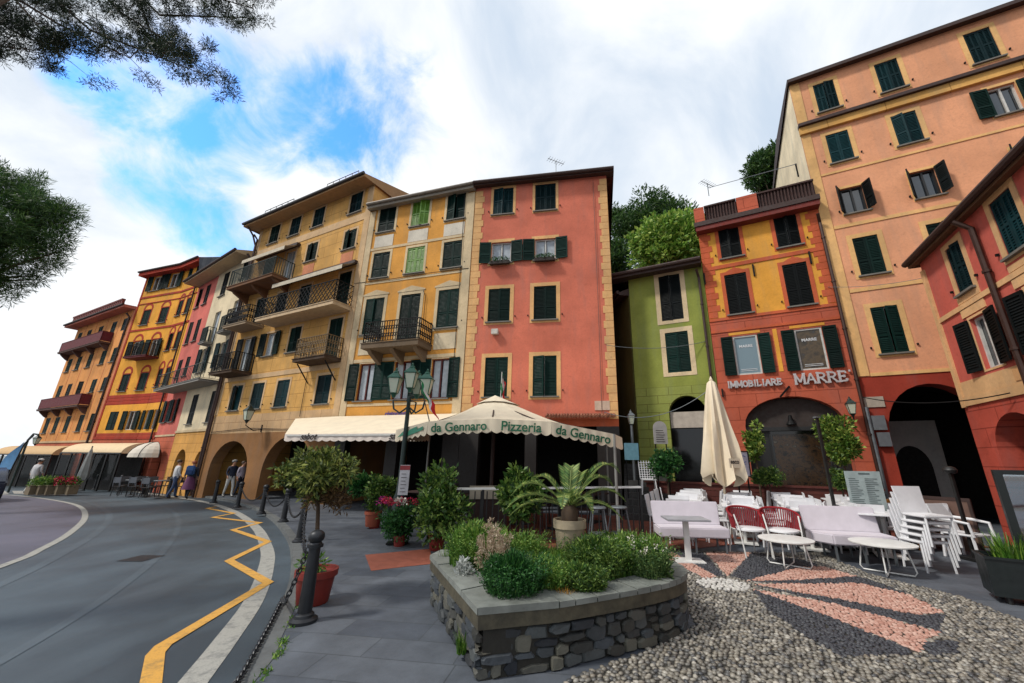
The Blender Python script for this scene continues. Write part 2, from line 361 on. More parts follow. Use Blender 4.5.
dark_rays = [[(674,553),(703,553),(725,577),(716,577)],[(752,553),(800,560),(820,566),(745,581),(730,577)],[(745,582),(857,577),(884,585),(912,597),(800,586)],[(752,586),(850,602),(916,616),(946,615),(941,633),(830,604)],[(752,590),(830,618),(920,655),(842,658),(800,634),(770,612)],[(920,646),(940,641),(958,644),(957,655),(930,657)]]
pr = [[gp(*p) for p in r] for r in pink_rays]; dr = [[gp(*p) for p in r] for r in dark_rays]; dc = gp(723,585)
def pebbles(name, pts, size, mat, seed, flat=.27):
    rnd = np.random.RandomState(seed); bm = bmesh.new(); bmesh.ops.create_icosphere(bm, subdivisions=2 if len(pts) < 3500 else 1, radius=1)
    bv = np.array([v.co[:] for v in bm.verts]); bf = np.array([[v.index for v in f.verts] for f in bm.faces]); bm.free()
    V, Fs = [], []
    for i, (x, y) in enumerate(pts):
        a = rnd.rand()*6.28; sx = size*(.40+.26*rnd.rand()); sy = size*(.32+.16*rnd.rand()); s = np.array([sx, sy, size*flat*(.7+.6*rnd.rand())]); q = bv*s*(1+.16*(rnd.rand(len(bv), 1)-.5))
        t = np.array([[math.cos(a), -math.sin(a), 0], [math.sin(a), math.cos(a), 0], [0, 0, 1]]); V.append(q@t.T + [x, y, .004+size*(.02+.1*rnd.rand())]); Fs.append(bf+i*len(bv))
    o = fast_mesh(name, np.concatenate(V), np.concatenate(Fs), mat)
    o.data.polygons.foreach_set('use_smooth', [True]*len(o.data.polygons)); return tag(o, kind='stuff')
def scatter(poly_test, x0, x1, y0, y1, s, seed):
    rnd = random.Random(seed); out = []; j = 0; y = y0
    while y < y1:
        x = x0 + (s/2 if j % 2 else 0)
        while x < x1:
            p = (x+rnd.uniform(-.3,.3)*s, y+rnd.uniform(-.3,.3)*s)
            if poly_test(p): out.append(p)
            x += s
        y += s*.84; j += 1
    return out
def in_disc(p): return ((p[0]-dc[0])/.34)**2+((p[1]-dc[1])/.30)**2 < 1
def in_pink(p): return not in_disc(p) and any(inside(p, q) for q in pr)
def in_dark(p): return not in_disc(p) and not in_pink(p) and any(inside(p, q) for q in dr)
pebbles('pebble_paving', scatter(lambda p: inside(p, cob) and not in_disc(p) and not in_pink(p) and not in_dark(p), 0, 6.3, 2.2, 8.2, .05, 1), .057, island_mat('pebble_grey', [srgb(112,107,98), srgb(150,144,132), srgb(86,86,86), srgb(182,176,164), srgb(126,118,104), srgb(68,70,74), srgb(142,135,122), srgb(100,97,92)], .45, .5), 1)
pebbles('mosaic_pink', scatter(in_pink, 1.5, 6, 3.5, 8.6, .044, 2), .05, island_mat('pebble_pink', [srgb(196,152,136), srgb(170,122,106), srgb(208,172,156), srgb(184,138,122)], .6, .4), 2)
pebbles('mosaic_black', scatter(in_dark, 1.5, 6, 3.5, 8.6, .044, 3), .05, island_mat('pebble_black', [srgb(52,54,60), srgb(70,72,78), srgb(44,45,52), srgb(82,84,88)], .55, .45), 3)
pebbles('mosaic_white', scatter(in_disc, 1.5, 4, 5, 7, .06, 4), .062, island_mat('pebble_white', [srgb(205,202,194), srgb(180,178,172), srgb(214,210,204)], .55, .4), 4)
# ------------------------------------------------------------------ building kit
def shutpaint(name, c):
    m = paint(name, c, .6, .6, spec=.12); t = m.node_tree; b = t.nodes['Principled BSDF']; src = b.inputs['Base Color'].links[0].from_socket; oi = t.nodes.new('ShaderNodeObjectInfo'); mr = t.nodes.new('ShaderNodeMapRange'); mr.inputs[3].default_value = .6; mr.inputs[4].default_value = 1.9; t.links.new(oi.outputs['Random'], mr.inputs[0]); mx = t.nodes.new('ShaderNodeMix'); mx.data_type = 'RGBA'; mx.blend_type = 'MULTIPLY'; mx.inputs[0].default_value = 1; t.links.new(src, mx.inputs[6]); t.links.new(mr.outputs[0], mx.inputs[7]); t.links.new(mx.outputs[2], b.inputs['Base Color']); return m
GRN = shutpaint('shutter_green', srgb(8,36,31)); GRN2 = shutpaint('shutter_blue_green', srgb(13,44,48)); LGRN = paint('shutter_bright_green', srgb(104,150,44), .5, .75); BLK = shutpaint('shutter_dark', srgb(14,19,20))
GLASS = None
n = NT('window_glass'); n.col(srgb(34,42,50)); n.rough(.06); n.b.inputs['Specular IOR Level'].default_value = .9; n.b.inputs['Coat Weight'].default_value = .6; GLASS = n.m
n = NT('dark_shop_glass'); n.col(srgb(16,16,17)); n.rough(.12); GLASSD = n.m
FRW = paint('frame_white', srgb(214,212,205), .45); FRR = paint('frame_red', srgb(96,32,26), .5); FRD = paint('frame_dark', srgb(30,30,30), .5)
CURT = paint('curtain', srgb(186,196,204), .9); IRON = paint('wrought_iron', srgb(20,20,21), .6, spec=.2); IRONG = paint('iron_green', srgb(34,52,48), .55)
COP = paint('copper_pipe', srgb(74,52,44), .45, metal=.5); LEAD = paint('pipe_grey', srgb(120,126,130), .45, metal=.4)
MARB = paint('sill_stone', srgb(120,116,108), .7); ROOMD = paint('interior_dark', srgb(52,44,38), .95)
n = NT('roof_tiles'); w_ = n.N.new('ShaderNodeTexWave'); w_.inputs['Scale'].default_value = 2.3; w_.inputs['Distortion'].default_value = .6; n.L.new(n.tc.outputs['Object'], w_.inputs[0])
n.col(n.mix(n.ramp(n.noise(4, 7), [(.3, (0,0,0)), (.7, (1,1,1))]), srgb(120,70,52), srgb(158,104,78))); n.rough(.85); n.bump(w_.outputs[1], .8, .04); TILE = n.m
SLATE = stone('roof_slate', srgb(92,94,100), 3, (.35,.22,.012), 0)
def lerp(a, b, t): return a+(b-a)*t
def arch_loop(u0, u1, zs, zt, zb=0, n=14):
    c = (u0+u1)/2; a = (u1-u0)/2; b = zt-zs
    return [(u0, zb)] + [(c-a*math.cos(math.pi*i/n), zs+b*math.sin(math.pi*i/n)) for i in range(n+1)] + [(u1, zb)]
def rect(u0, u1, z0, z1): return [(u0,z0),(u1,z0),(u1,z1),(u0,z1)]
class House:
    def __init__(s, name, Lp, Rp, label, cat='house', base=-.5, group=None):
        s.L = Vector((*Lp, 0)); s.d = Vector((*Rp, 0))-s.L; s.W = s.d.length; s.rz = math.atan2(s.d.y, s.d.x); s.base = base
        s.o = thing(name, (s.L.x, s.L.y, 0), s.rz, label, cat, group); s.holes = []; s.zbands = []
    def hole(s, loop, deep=.22): s.holes.append((loop, deep))
    def wall(s, zones, depth, top=None, inner=None):
        """zones: (z0, z1, material) from the bottom up; windows and arches cut through"""
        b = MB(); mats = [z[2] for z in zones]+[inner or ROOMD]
        for k, (z0, z1, m) in enumerate(zones):
            hs = []; outer = rect(0, s.W, z0, z1); notch = []
            for lp, dp in s.holes:
                cz = sum(p[1] for p in lp)/len(lp)
                if z0 <= cz < z1:
                    if min(p[1] for p in lp) <= z0+.01: notch.append(lp)
                    else: hs.append(lp)
            if notch:                     # door and arch openings reach the foot of the wall
                notch.sort(key=lambda l: l[0][0]); outer = [(0, z0)]
                for lp in notch: outer += [(u, max(z0, z)) for u, z in lp]
                outer += [(s.W, z0), (s.W, z1), (0, z1)]
            loops = [outer]+hs; flat = [p for l in loops for p in l]
            tri = tessellate_polygon([[Vector((u, z, 0)) for u, z in l] for l in loops])
            vs = [(u, 0, z) for u, z in flat]
            for t in tri:
                a, c, d = (flat[i] for i in t)
                cross = (c[0]-a[0])*(d[1]-a[1])-(c[1]-a[1])*(d[0]-a[0])
                if abs(cross) < 1e-9: continue
                tt = t if cross > 0 else t[::-1]; b.add([vs[i] for i in tt], [(0,1,2)], k)
            b.add([(0,0,z0),(0,0,z1),(0,depth,z1),(0,depth,z0)], [(0,1,2,3)], k); b.add([(s.W,0,z0),(s.W,depth,z0),(s.W,depth,z1),(s.W,0,z1)], [(0,1,2,3)], k)
            b.add([(0,depth,z0),(0,depth,z1),(s.W,depth,z1),(s.W,depth,z0)], [(0,1,2,3)], k)
            for lp in notch+hs:
                dp = [d for l, d in s.holes if l is lp][0]; N = len(lp); op = lp in notch
                for i in range(N):
                    if op and i == N-1: continue
                    (u0, a0), (u1, a1) = lp[i], lp[(i+1) % N]; b.add([(u0,0,a0),(u1,0,a1),(u1,dp,a1),(u0,dp,a0)], [(0,1,2,3)], k)
        z0, z1 = zones[0][0], zones[-1][1]; k = len(zones)
        b.add([(0,0,z1),(s.W,0,z1),(s.W,depth,z1),(0,depth,z1)], [(0,1,2,3)], k)
        y = min(4.0, depth-.1); zc = min(zones[0][1], 4.2)-.03
        if any(min(p[1] for p in l) <= z0+.01 for l, d in s.holes): b.add([(.06,.62,z0),(.06,y,z0),(.06,y,zc),(.06,.62,zc)], [(0,1,2,3)], k); b.add([(s.W-.06,.62,z0),(s.W-.06,y,z0),(s.W-.06,y,zc),(s.W-.06,.62,zc)], [(3,2,1,0)], k); b.add([(.06,.62,zc),(s.W-.06,.62,zc),(s.W-.06,y,zc),(.06,y,zc)], [(0,1,2,3)], k)  # lining added behind the arches to deepen their shade
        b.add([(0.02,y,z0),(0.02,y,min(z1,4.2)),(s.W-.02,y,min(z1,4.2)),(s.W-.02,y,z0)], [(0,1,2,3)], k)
        s.zt = z1; s.depth = depth; return b.build('wall', mats, s.o)
    def strip(s, name, u0, u1, z0, z1, mat, out=.03, y0=-.002):
        return MB().box(u0, u1, -out, -y0 if y0 < 0 else y0, z0, z1).build(name, mat, s.o)
    def multi(s, name, rects, mat, out=.02):
        for r in rects: MB().box(r[0], r[1], -out, .004, r[2], r[3]).build(name, mat, s.o)
    def roof(s, mat, over=.55, rise=1.2, z=None, th=.12, edge=None, left=.1, right=.1, soffit=None, gutter=COP):
        z = z if z is not None else s.zt; b = MB(); x0, x1 = -left, s.W+right; d = s.depth; sl = rise/(d/2+over)
        b.add([(x0,-over,z),(x1,-over,z),(x1,d/2,z+rise),(x0,d/2,z+rise),(x0,d+over,z),(x1,d+over,z)], [(0,1,2,3),(3,2,5,4)], 0)
        b.add([(x0,-over,z),(x1,-over,z),(x1,-over,z-th),(x0,-over,z-th)], [(0,3,2,1)], 1)
        b.add([(x0,-over,z-th),(x1,-over,z-th),(x1,.2,z-th+.1),(x0,.2,z-th+.1)], [(0,3,2,1)], 1)
        for x in (x0, x1): b.add([(x,-over,z),(x,d/2,z+rise),(x,d+over,z),(x,d+over,z-th),(x,d/2,z-th),(x,-over,z-th)], [(0,1,2,3,4,5)], 1)
        r = b.build('roof', [mat, soffit or paint('eave_board', srgb(150,118,84), .8)], s.o)
        if gutter: MB().tube([(x0,-over-.05,z+.0),(x1,-over-.05,z+.0)], .075, 8).build('gutter', gutter, s.o)
        return r
    def pipe(s, u, z0, z1, mat=COP, r=.05):
        b = MB().tube([(u,-.09,z0),(u,-.09,z1),(u-.05,-.3,z1+.25)], r, 8)
        for z in np.arange(z0+.6, z1, 1.6): b.tube([(u,-.09,z),(u,-.09,z+.05)], r*1.35, 8)
        return b.build('drainpipe', mat, s.o)
_sh = {}
def shutter_mesh(w_, h_, mat, style='slat'):
    key = (round(w_, 2), round(h_, 2), mat.name, style)
    if key in _sh: return _sh[key]
    b = MB(); t = .035; st = .05
    b.box(0, st, -t, 0, 0, h_); b.box(w_-st, w_, -t, 0, 0, h_)
    rails = [0, h_*.36, h_-.07] if style != 'grid' else [0, h_*.48, h_-.07]
    for z in rails: b.box(st, w_-st, -t, -.004, z, z+.07)
    b.box(st, w_-st, -.012, -.004, .05, h_-.05)
    if style == 'grid': b.box(w_/2-.02, w_/2+.02, -t+.003, -.006, .06, h_-.06)
    z = .1
    while z < h_-.1:
        if all(not (r-.05 < z < r+.075) for r in rails): b.add([(st,-t+.004,z),(w_-st,-t+.004,z),(w_-st,-.012,z+.045),(st,-.012,z+.045)], [(0,1,2,3)])
        z += .055
    _sh[key] = b.mesh('shutter', mat); return _sh[key]
def window(h, uc, z0, w_, hh, kind='closed', mat=None, trim=None, tw=.11, frame=FRW, sill=True, shw=None, style='slat', deep=.16, tout=.014, pane=None, curtain=False, ang=None, arch=None, both=(1, 1), mull=True):
    """one window of a house: painted surround, shutters, sill, glass"""
    mat = mat or GRN; u0, u1, z1 = uc-w_/2, uc+w_/2, z0+hh
    h.hole(rect(u0, u1, z0, z1), deep); b = MB(); nm = 'window'
    if trim:
        o = tout
        for r in ((u0-tw, u0, z0, z1), (u1, u1+tw, z0, z1), (u0-tw, u1+tw, z1, z1+tw), (u0-tw, u1+tw, z0-tw*.8, z0)): b.box(r[0], r[1], -o, .004, r[2], r[3], 0)
        if arch == 'peak':
            b.prism([(u0-tw-.06, z1+tw), (u1+tw+.06, z1+tw), (u1+tw+.06, z1+tw+.06), (uc, z1+tw+.26), (u0-tw-.06, z1+tw+.06)], -.03, .004, 0, Matrix(((1,0,0,0),(0,0,1,0),(0,1,0,0),(0,0,0,1))))
        if arch == 'hood': b.box(u0-tw-.05, u1+tw+.05, -.09, .004, z1+tw, z1+tw+.07, 0)
        if arch == 'crest': b.prism([(uc-.28, z1+tw), (uc+.28, z1+tw), (uc+.14, z1+tw+.08), (uc+.05, z1+tw+.1), (uc, z1+tw+.24), (uc-.05, z1+tw+.1), (uc-.14, z1+tw+.08)], -.016, .004, 0, Matrix(((1,0,0,0),(0,0,1,0),(0,1,0,0),(0,0,0,1))))
        if arch == 'lunette':
            lp = arch_loop(u0-tw-.05, u1+tw+.05, z1+tw, z1+tw+.5, z1+tw)[1:-1]; l2 = arch_loop(u0+.05, u1-.05, z1+tw, z1+tw+.34, z1+tw)[1:-1]
            for e_ in range(len(lp)-1): b.prism([lp[e_], l2[e_], l2[e_+1], lp[e_+1]], -.014, .004, 0, Matrix(((1,0,0,0),(0,0,1,0),(0,1,0,0),(0,0,0,1))))
    if trim and sill:
        for u in (u0-tw-.07, u1+tw+.07): b.box(u-.018, u+.018, -.05, .004, z0+hh*.12, z0+hh*.12+.05, 2)
    y = deep-.05
    for r in ((u0, u0+.05, z0, z1), (u1-.05, u1, z0, z1), (u0+.05, u1-.05, z0, z0+.05), (u0+.05, u1-.05, z1-.05, z1), (uc-.025, uc+.025, z0+.05, z1-.05))[:5 if mull else 4]: b.box(r[0], r[1], y-.03, y+.02, r[2], r[3], 1)
    wo = b.build(nm, [trim or frame, frame, IRON], h.o)
    if kind != 'closed' or pane is not None:
        MB().box(u0+.002, u1-.002, y+.025, y+.04, z0+.002, z1-.002).build('pane', pane or GLASS, wo)
        if curtain: MB().box(u0+.06, uc-.06, y+.015, y+.022, z0+.06, z1-.06).box(uc+.06, u1-.06, y+.015, y+.022, z0+.06, z1-.06).build('curtain', CURT, wo)
    WR = random.Random(int(uc*100)+int(z0*1000)+int(h.W*50))
    if kind == 'closed':
        me = shutter_mesh(w_/2-.006, hh-.01, mat, style)
        for k in (0, 1):
            s_ = link('shutter', me, wo, (u0+.003, .045, z0+.005) if k == 0 else (u1-.003, .045, z0+.005)); s_.scale.x = 1 if k == 0 else -1
            if WR.random() < .16: s_.rotation_euler.z = R(-WR.uniform(6, 22)) if k == 0 else R(WR.uniform(6, 22))
    elif kind == 'open':
        sw = shw or w_/2; me = shutter_mesh(sw, hh, mat, style)
        if both[0]: s_ = link('shutter', me, wo, (u0-.01, -.03, z0)); s_.scale.x = -1; s_.rotation_euler.z = R(ang or 6) * 1
        if both[1]: s_ = link('shutter', me, wo, (u1+.01, -.03, z0)); s_.rotation_euler.z = -R(ang or 6)
    elif kind == 'hung':                 # shutters pushed outward from the top
        me = shutter_mesh(w_/2, hh, mat, style)
        for k, sg in ((0, 1), (1, -1)):
            s_ = link('shutter', me, wo, (u0 if k == 0 else u1, -.02, z0+.02)); s_.rotation_euler = (R(0), 0, R(-118 if k == 0 else -62))
    if sill: MB().box(u0-.08, u1+.08, -.09, .01, z0-.05, z0-.004).build('sill', MARB if sill is True else sill, wo)
    return wo
def railing(parent, pts, z0, z1, mat, style='bars', r=.012, step=.11):
    b = MB()
    for a, c in zip(pts[:-1], pts[1:]):
        a, c = Vector((*a, 0)), Vector((*c, 0)); L_ = (c-a).length; n_ = max(1, int(L_/step)); q = lambda t, z: (a.x+(c.x-a.x)*t, a.y+(c.y-a.y)*t, z)
        b.bar(q(0, z1), q(1, z1), .04, .03); b.bar(q(0, z0+.06), q(1, z0+.06), .025, .02); b.bar(q(0, z0), q(0, z1), .035); b.bar(q(1, z0), q(1, z1), .035)
        if style == 'sparse':
            for i in range(1, n_, 2): b.bar(q(i/n_, z0+.06), q(i/n_, z1), 1.6*r)
        if style == 'bars':
            for i in range(1, n_): b.bar(q(i/n_, z0+.06), q(i/n_, z1), 2*r)
        elif style == 'lattice':
            h_ = z1-z0-.06; k = max(1, round(L_/(h_*.55)))
            for i in range(-2, k*2+2):
                for sg in (1, -1):
                    t0, t1 = i/(2*k), i/(2*k)+sg*h_*.9/L_; za, zb = z0+.06, z1
                    lo, hi = sorted((t0, t1)); 
                    if hi <= 0 or lo >= 1: continue
                    f0, f1 = 0, 1
                    if t0 < 0: f0 = (0-t0)/(t1-t0)
                    if t0 > 1: f0 = (1-t0)/(t1-t0)
                    if t1 < 0: f1 = (0-t0)/(t1-t0)
                    if t1 > 1: f1 = (1-t0)/(t1-t0)
                    b.bar(q(lerp(t0,t1,f0), lerp(za,zb,f0)), q(lerp(t0,t1,f1), lerp(za,zb,f1)), 2*r)
        elif style == 'ornate':
            for i in range(1, n_): b.bar(q(i/n_, z0+.06), q(i/n_, z1), 2*r)
            for i in range(n_):
                t = (i+.5)/n_
                for zc in (lerp(z0, z1, .33), lerp(z0, z1, .68)):
                    rr = step*.42; ring = [q(t+rr/L_*math.cos(k*math.pi/4), zc+rr*1.5*math.sin(k*math.pi/4)) for k in range(9)]
                    for e, f in zip(ring[:-1], ring[1:]): b.bar(e, f, 2*r)
        elif style == 'cloth':
            e, f = q(0, z0+.05), q(1, z1-.03); n2 = ((c-a).normalized()).cross(Vector((0,0,1)))*.02
            b.add([q(0,z0+.05), q(1,z0+.05), q(1,z1-.02), q(0,z1-.02)], [(0,1,2,3)], 0)
    return b.build('railing', mat, parent)
def balcony(h, u0, u1, z, depth, th=.13, slab=None, rail=IRON, style='bars', rh=.95, brackets=0, bm_=None):
    slab = slab or paint('balcony_stone', srgb(176,152,122), .8); b = MB().box(u0, u1, -depth, -.004, z, z+th)
    b.box(u0-.03, u1+.03, -depth-.03, -.004, z+th, z+th+.03)
    for i in range(brackets):
        u = lerp(u0+.25, u1-.25, i/max(1, brackets-1)); b.prism([(0, z-.001), (-depth*.85, z-.001), (-depth*.7, z-.14), (-.15, z-.42), (0, z-.5)], u-.09, u+.09, 0, Matrix(((0,0,1,0),(1,0,0,0),(0,1,0,0),(0,0,0,1))))
    o = b.build('balcony', [slab], h.o); e = .05
    railing(o, [(u0+e, -.02), (u0+e, -depth+e), (u1-e, -depth+e), (u1-e, -.02)], z+th+.03, z+th+.03+rh, rail, style)
    return o
def quoins(h, u0, u1, z0, z1, mat, left=True, step=.3, amp=.14, out=.016):
    b = MB(); z = z0; k = 0
    while z < z1-.05:
        e = amp if k % 2 else 0; zz_ = min(z+step-.014, z1)
        if left: b.box(u0, u1+e, -out, .003, z, zz_)
        else: b.box(u0-e, u1, -out, .003, z, zz_)
        z += step; k += 1
    return b.build('quoin', mat, h.o)
# ------------------------------------------------------------------ the houses
def S(r, g, b, k=.8): return srgb(r, g, b, k)
def door_hole(h, u0, u1, z1): h.hole([(u0,h.base),(u0,z1),(u1,z1),(u1,h.base)], .3)
P_OCH = plaster('plaster_ochre', S(220,166,86), .72, courses=.62); P_BEI = plaster('plaster_beige', S(205,166,120), courses=.4); P_BRN = plaster('plaster_brown', S(148,104,62)); T_BEI = plaster('trim_beige', S(208,172,128))
P_YEL = plaster('plaster_yellow', S(224,156,62)); T_CRM = plaster('trim_cream', S(214,190,150)); P_PNK = plaster('plaster_salmon', S(212,114,88), .78); T_OCH = plaster('trim_ochre', S(228,176,114))
P_GRN = plaster('plaster_green', S(138,146,62)); P_GRNb = plaster('plaster_green_courses', S(142,150,70), courses=.3); P_ORG = plaster('plaster_orange', S(190,92,64), .74, courses=.42); P_YEL2 = plaster('plaster_gold', S(226,158,48)); T_ORG = plaster('trim_orange', S(196,92,54))
P_PEA = plaster('plaster_peach', S(224,156,114), .82); T_PEA = plaster('trim_sand', S(228,178,112)); P_RED = plaster('plaster_red', S(156,56,38)); P_RP = plaster('plaster_brick_red', S(198,92,76), .8); T_SAND = plaster('trim_stone', S(220,172,118)); P_RPB = plaster('plaster_coral', S(190,78,58), courses=.4)
P_O = plaster('plaster_saffron', S(240,166,42)); P_OR = plaster('plaster_vermilion', S(188,72,44), courses=.36); T_O = plaster('trim_vermilion', S(176,58,36)); P_F = plaster('plaster_apricot', S(228,152,78)); P_FR = plaster('plaster_terracotta', S(206,104,72), courses=.4)
P_CR = plaster('plaster_cream', S(230,210,172)); P_PN = plaster('plaster_rose', S(216,110,96)); P_CRB = plaster('plaster_honey', S(226,164,76), courses=.45)
SOFF = paint('soffit', S(176,136,92), .85); DKWOOD = paint('dark_eave', S(62,40,34), .7); BURG = paint('burgundy_cloth', S(104,26,34), .8)
DARKIN = paint('interior_shade', S(26,21,19), .95)  # near-black colour stands in for the shade inside arches and openings
# --- ochre house with arcade
h = House('arcade_house', (-16.45,20.11), (-7.97,15.93), 'tall ochre house with two arcade arches, iron balconies and striped awnings, beside the cream house')
c4_ = [1.58, 3.45, 5.42, 8.25]
for c in c4_: window(h, c, 13.22, .86, 1.18, trim=T_BEI, mat=GRN2 if c > 3 else GRN, style='grid')
window(h, 1.75, 10.4, .86, 1.85, trim=T_BEI, mat=GRN2, sill=False); window(h, 3.62, 10.4, .86, 1.85, 'glass', trim=T_BEI, sill=False, curtain=True)
for c in c4_[2:]: window(h, c, 11.2, .84, 1.05, trim=T_BEI, style='grid'); h.strip('parapet_panel', c-.42, c+.42, 10.45, 11.02, plaster('panel_rose', S(206,132,94)), .018)
for c, z, hh in ((1.9, 8.18, 1.6), (3.72, 8.55, 1.25), (5.55, 8.1, 1.75), (8.4, 8.1, 1.85)): window(h, c, z, .84, hh, trim=T_BEI, mat=GRN if c > 8 else GRN2, sill=hh < 1.5)
window(h, 1.5, 5.72, .8, 1.85, 'open', trim=T_BEI, sill=False, mat=BLK, curtain=True); window(h, 3.55, 6.4, .8, 1.2, 'open', trim=T_BEI, shw=.42, curtain=True); window(h, 5.45, 6.38, .84, 1.25, trim=T_BEI); window(h, 8.32, 5.75, .86, 1.9, trim=T_BEI, sill=False)
for c in (1.58, 3.38, 5.32, 8.18): window(h, c, 3.8, .92, 1.25, trim=T_BEI, mat=GRN2)
h.hole(arch_loop(.7, 3.85, .95, 2.32, h.base), .5); h.hole(arch_loop(4.95, 8.3, .95, 2.5, h.base), .5)
h.wall([(h.base, 2.68, P_BRN), (2.68, 3.55, P_BEI), (3.55, 14.55, P_OCH)], 9, inner=DARKIN)
h.multi('string_course', [(0, 9.1, z, z+.1) for z in (5.42, 12.62)] + [(0, 9.1, 5.3, 5.42)], T_BEI, .025); h.multi('string_course', [(0, 9.08, 12.72, 13.02)], T_BEI, .012)
h.strip('pilaster', 9.08, h.W-.004, 3.2, 14.4, T_BEI, .035); h.strip('corner_strip', .004, .3, 3.6, 14.4, T_BEI, .012)
h.roof(TILE, .75, 1.5, soffit=SOFF, th=.16, left=.35, right=.12, gutter=paint('gutter_dark', S(38,30,28), .5)); h.pipe(.08, -.3, 13.8, COP)
MB().bar((.05,-.1,11),(.05,-.1,13.5),.08).tube([(-.1,-.7,14.5),(-.05,-.3,14.0),(.05,-.1,13.4)],.05,8).build('drainpipe', COP, h.o)
for u0, u1 in ((1.3, 3.9), (6.6, 8.9)):   # snow guard rails on the roof edge
    b = MB()
    for k in range(6): u = lerp(u0, u1, k/5); b.bar((u, -.6, 14.5), (u, -.6, 15.05), .02)
    b.bar((u0, -.6, 15.05), (u1, -.6, 15.05), .025).bar((u0, -.6, 14.82), (u1, -.6, 14.82), .02).build('roof_rail', IRON, h.o)
balcony(h, .2, 4.25, 10.18, 1.0, .14, plaster('balcony_brown', S(120,84,58)), IRONG, 'bars', .95, 3)
balcony(h, 3.6, 9.2, 7.86, .95, .16, paint('balcony_pale', S(216,186,146), .8), IRON, 'lattice', .98); balcony(h, .55, 2.62, 7.98, .87, .1, None, IRON, 'ornate', .92); balcony(h, .45, 2.5, 5.5, .9, .12, plaster('balcony_dark', S(84,66,52)), IRON, 'bars', .9); balcony(h, 6.95, 9.05, 5.55, .8, .12, plaster('balcony_dark', S(84,66,52)), paint('iron_sand', S(120,96,62), .6), 'ornate', .9)
AWN = paint('awning_stripe', S(214,200,176), .8)
for u0, u1, z in ((.5, 4.3, 12.3), (4.0, 9.1, 10.15)):
    b = MB().add([(u0,-.06,z+.08),(u1,-.06,z+.08),(u1,-.75,z-.3),(u0,-.75,z-.3),(u1,-.75,z-.5),(u0,-.75,z-.5)], [(0,1,2,3),(3,2,4,5)], 0); b.box(u0-.03, u1+.03, -.2, -.01, z+.05, z+.2, 1).build('window_awning', [AWN, DKWOOD], h.o)
for u, z in ((7.1, 5.5), (8.9, 5.5)): MB().bar((u, -.65, z), (u, -.02, z-.75), .04).build('bracket', IRON, h.o)
ARC = h
MB().tube([(.2,-.04,2.75),(3.2,-.04,2.9),(6.2,-.04,2.78),(9.2,-.04,2.9)], .014, 5).build('wall_cable', IRON, h.o); MB().tube([(7.0,-.04,3.3),(6.98,-.04,5.3)], .012, 5).build('wall_cable', IRON, h.o)
# --- yellow house
h = House('yellow_house', (-7.95,15.92), (-2.715,14.345), 'yellow house with bright green shutters in its middle column and one stone bracketed balcony')
for k, c in enumerate((.97, 2.76, 4.56)):
    m = LGRN if k == 1 else GRN
    window(h, c, 11.65, .9, 1.32, trim=T_CRM, mat=m, style='grid' if k == 1 else 'slat'); window(h, c, 9.3, .88, 1.27, trim=T_CRM, mat=m, style='grid' if k == 1 else 'slat')
    if k == 1: window(h, c, 6.0, .95, 2.3, trim=T_CRM, sill=False, arch='peak', tw=.14)
    else: window(h, c, 6.65, .95, 1.66, trim=T_CRM, arch='peak', tw=.14)
    h.strip('wall_panel', c-.5, c+.5, 10.86, 11.45, plaster('panel_white', S(216,206,188)), .02)
    if k != 1: h.strip('wall_panel', c-.5, c+.5, 5.75, 6.42, plaster('panel_cream', S(214,196,164)), .02)
for c in (1.05, 2.75, 4.45): window(h, c, 3.82, .78, 1.55, 'open', trim=plaster('panel_cream', S(214,196,164)), tw=.03, frame=FRR, shw=.46, curtain=True, ang=3)
door_hole(h, .5, 2.4, 2.7); door_hole(h, 2.9, 4.8, 2.7)
h.wall([(h.base, 2.9, paint('shopfront_shade', S(34,26,22), .6)), (2.9, 13.08, P_YEL)], 9, inner=DARKIN)  # canopy shade painted into the ground floor as a near-black colour
h.multi('string_course', [(.3, 5.1, 10.72, 10.84), (.3, 5.1, 9.02, 9.12), (.3, 5.1, 5.42, 5.56), (.3, 5.1, 3.6, 3.7)], T_CRM, .022); h.multi('pilaster', [(.004, .3, 3.0, 12.86), (5.1, 5.46, 3.0, 12.86)], T_CRM, .04)
h.roof(TILE, .3, 1.1, soffit=paint('soffit_grey', S(150,140,126), .8), th=.2, left=0, right=.02, gutter=paint('gutter_zinc', S(128,118,108), .5, metal=.3))
b = MB().box(2.1, 2.75, 2.2, 2.8, 13.4, 15.0).box(2.03, 2.82, 2.13, 2.87, 15.0, 15.08); b.box(2.15, 2.7, 2.25, 2.75, 15.08, 15.4, 1).box(2.05, 2.8, 2.15, 2.85, 15.4, 15.46).build('chimney', [plaster('chimney_brick', S(120,72,60)), DARKIN], h.o)
balcony(h, 1.4, 3.98, 5.72, .95, .2, plaster('balcony_stone_old', S(116,98,78)), IRON, 'ornate', .86, 3)
YEL = h
MB().tube([(-.3,-.05,9.16),(1.6,-.05,9.13),(3.6,-.05,9.17),(5.4,-.05,9.14)], .012, 5).build('wall_cable', IRON, h.o); MB().tube([(5.05,-.06,3.7),(5.05,-.06,8.2),(4.98,-.06,12.9)], .014, 5).build('wall_cable', IRON, h.o); MB().tube([(3.36,-.07,8.4),(3.5,-.05,8.1),(3.52,-.05,6.9)], .012, 5).build('wall_cable', IRON, h.o)
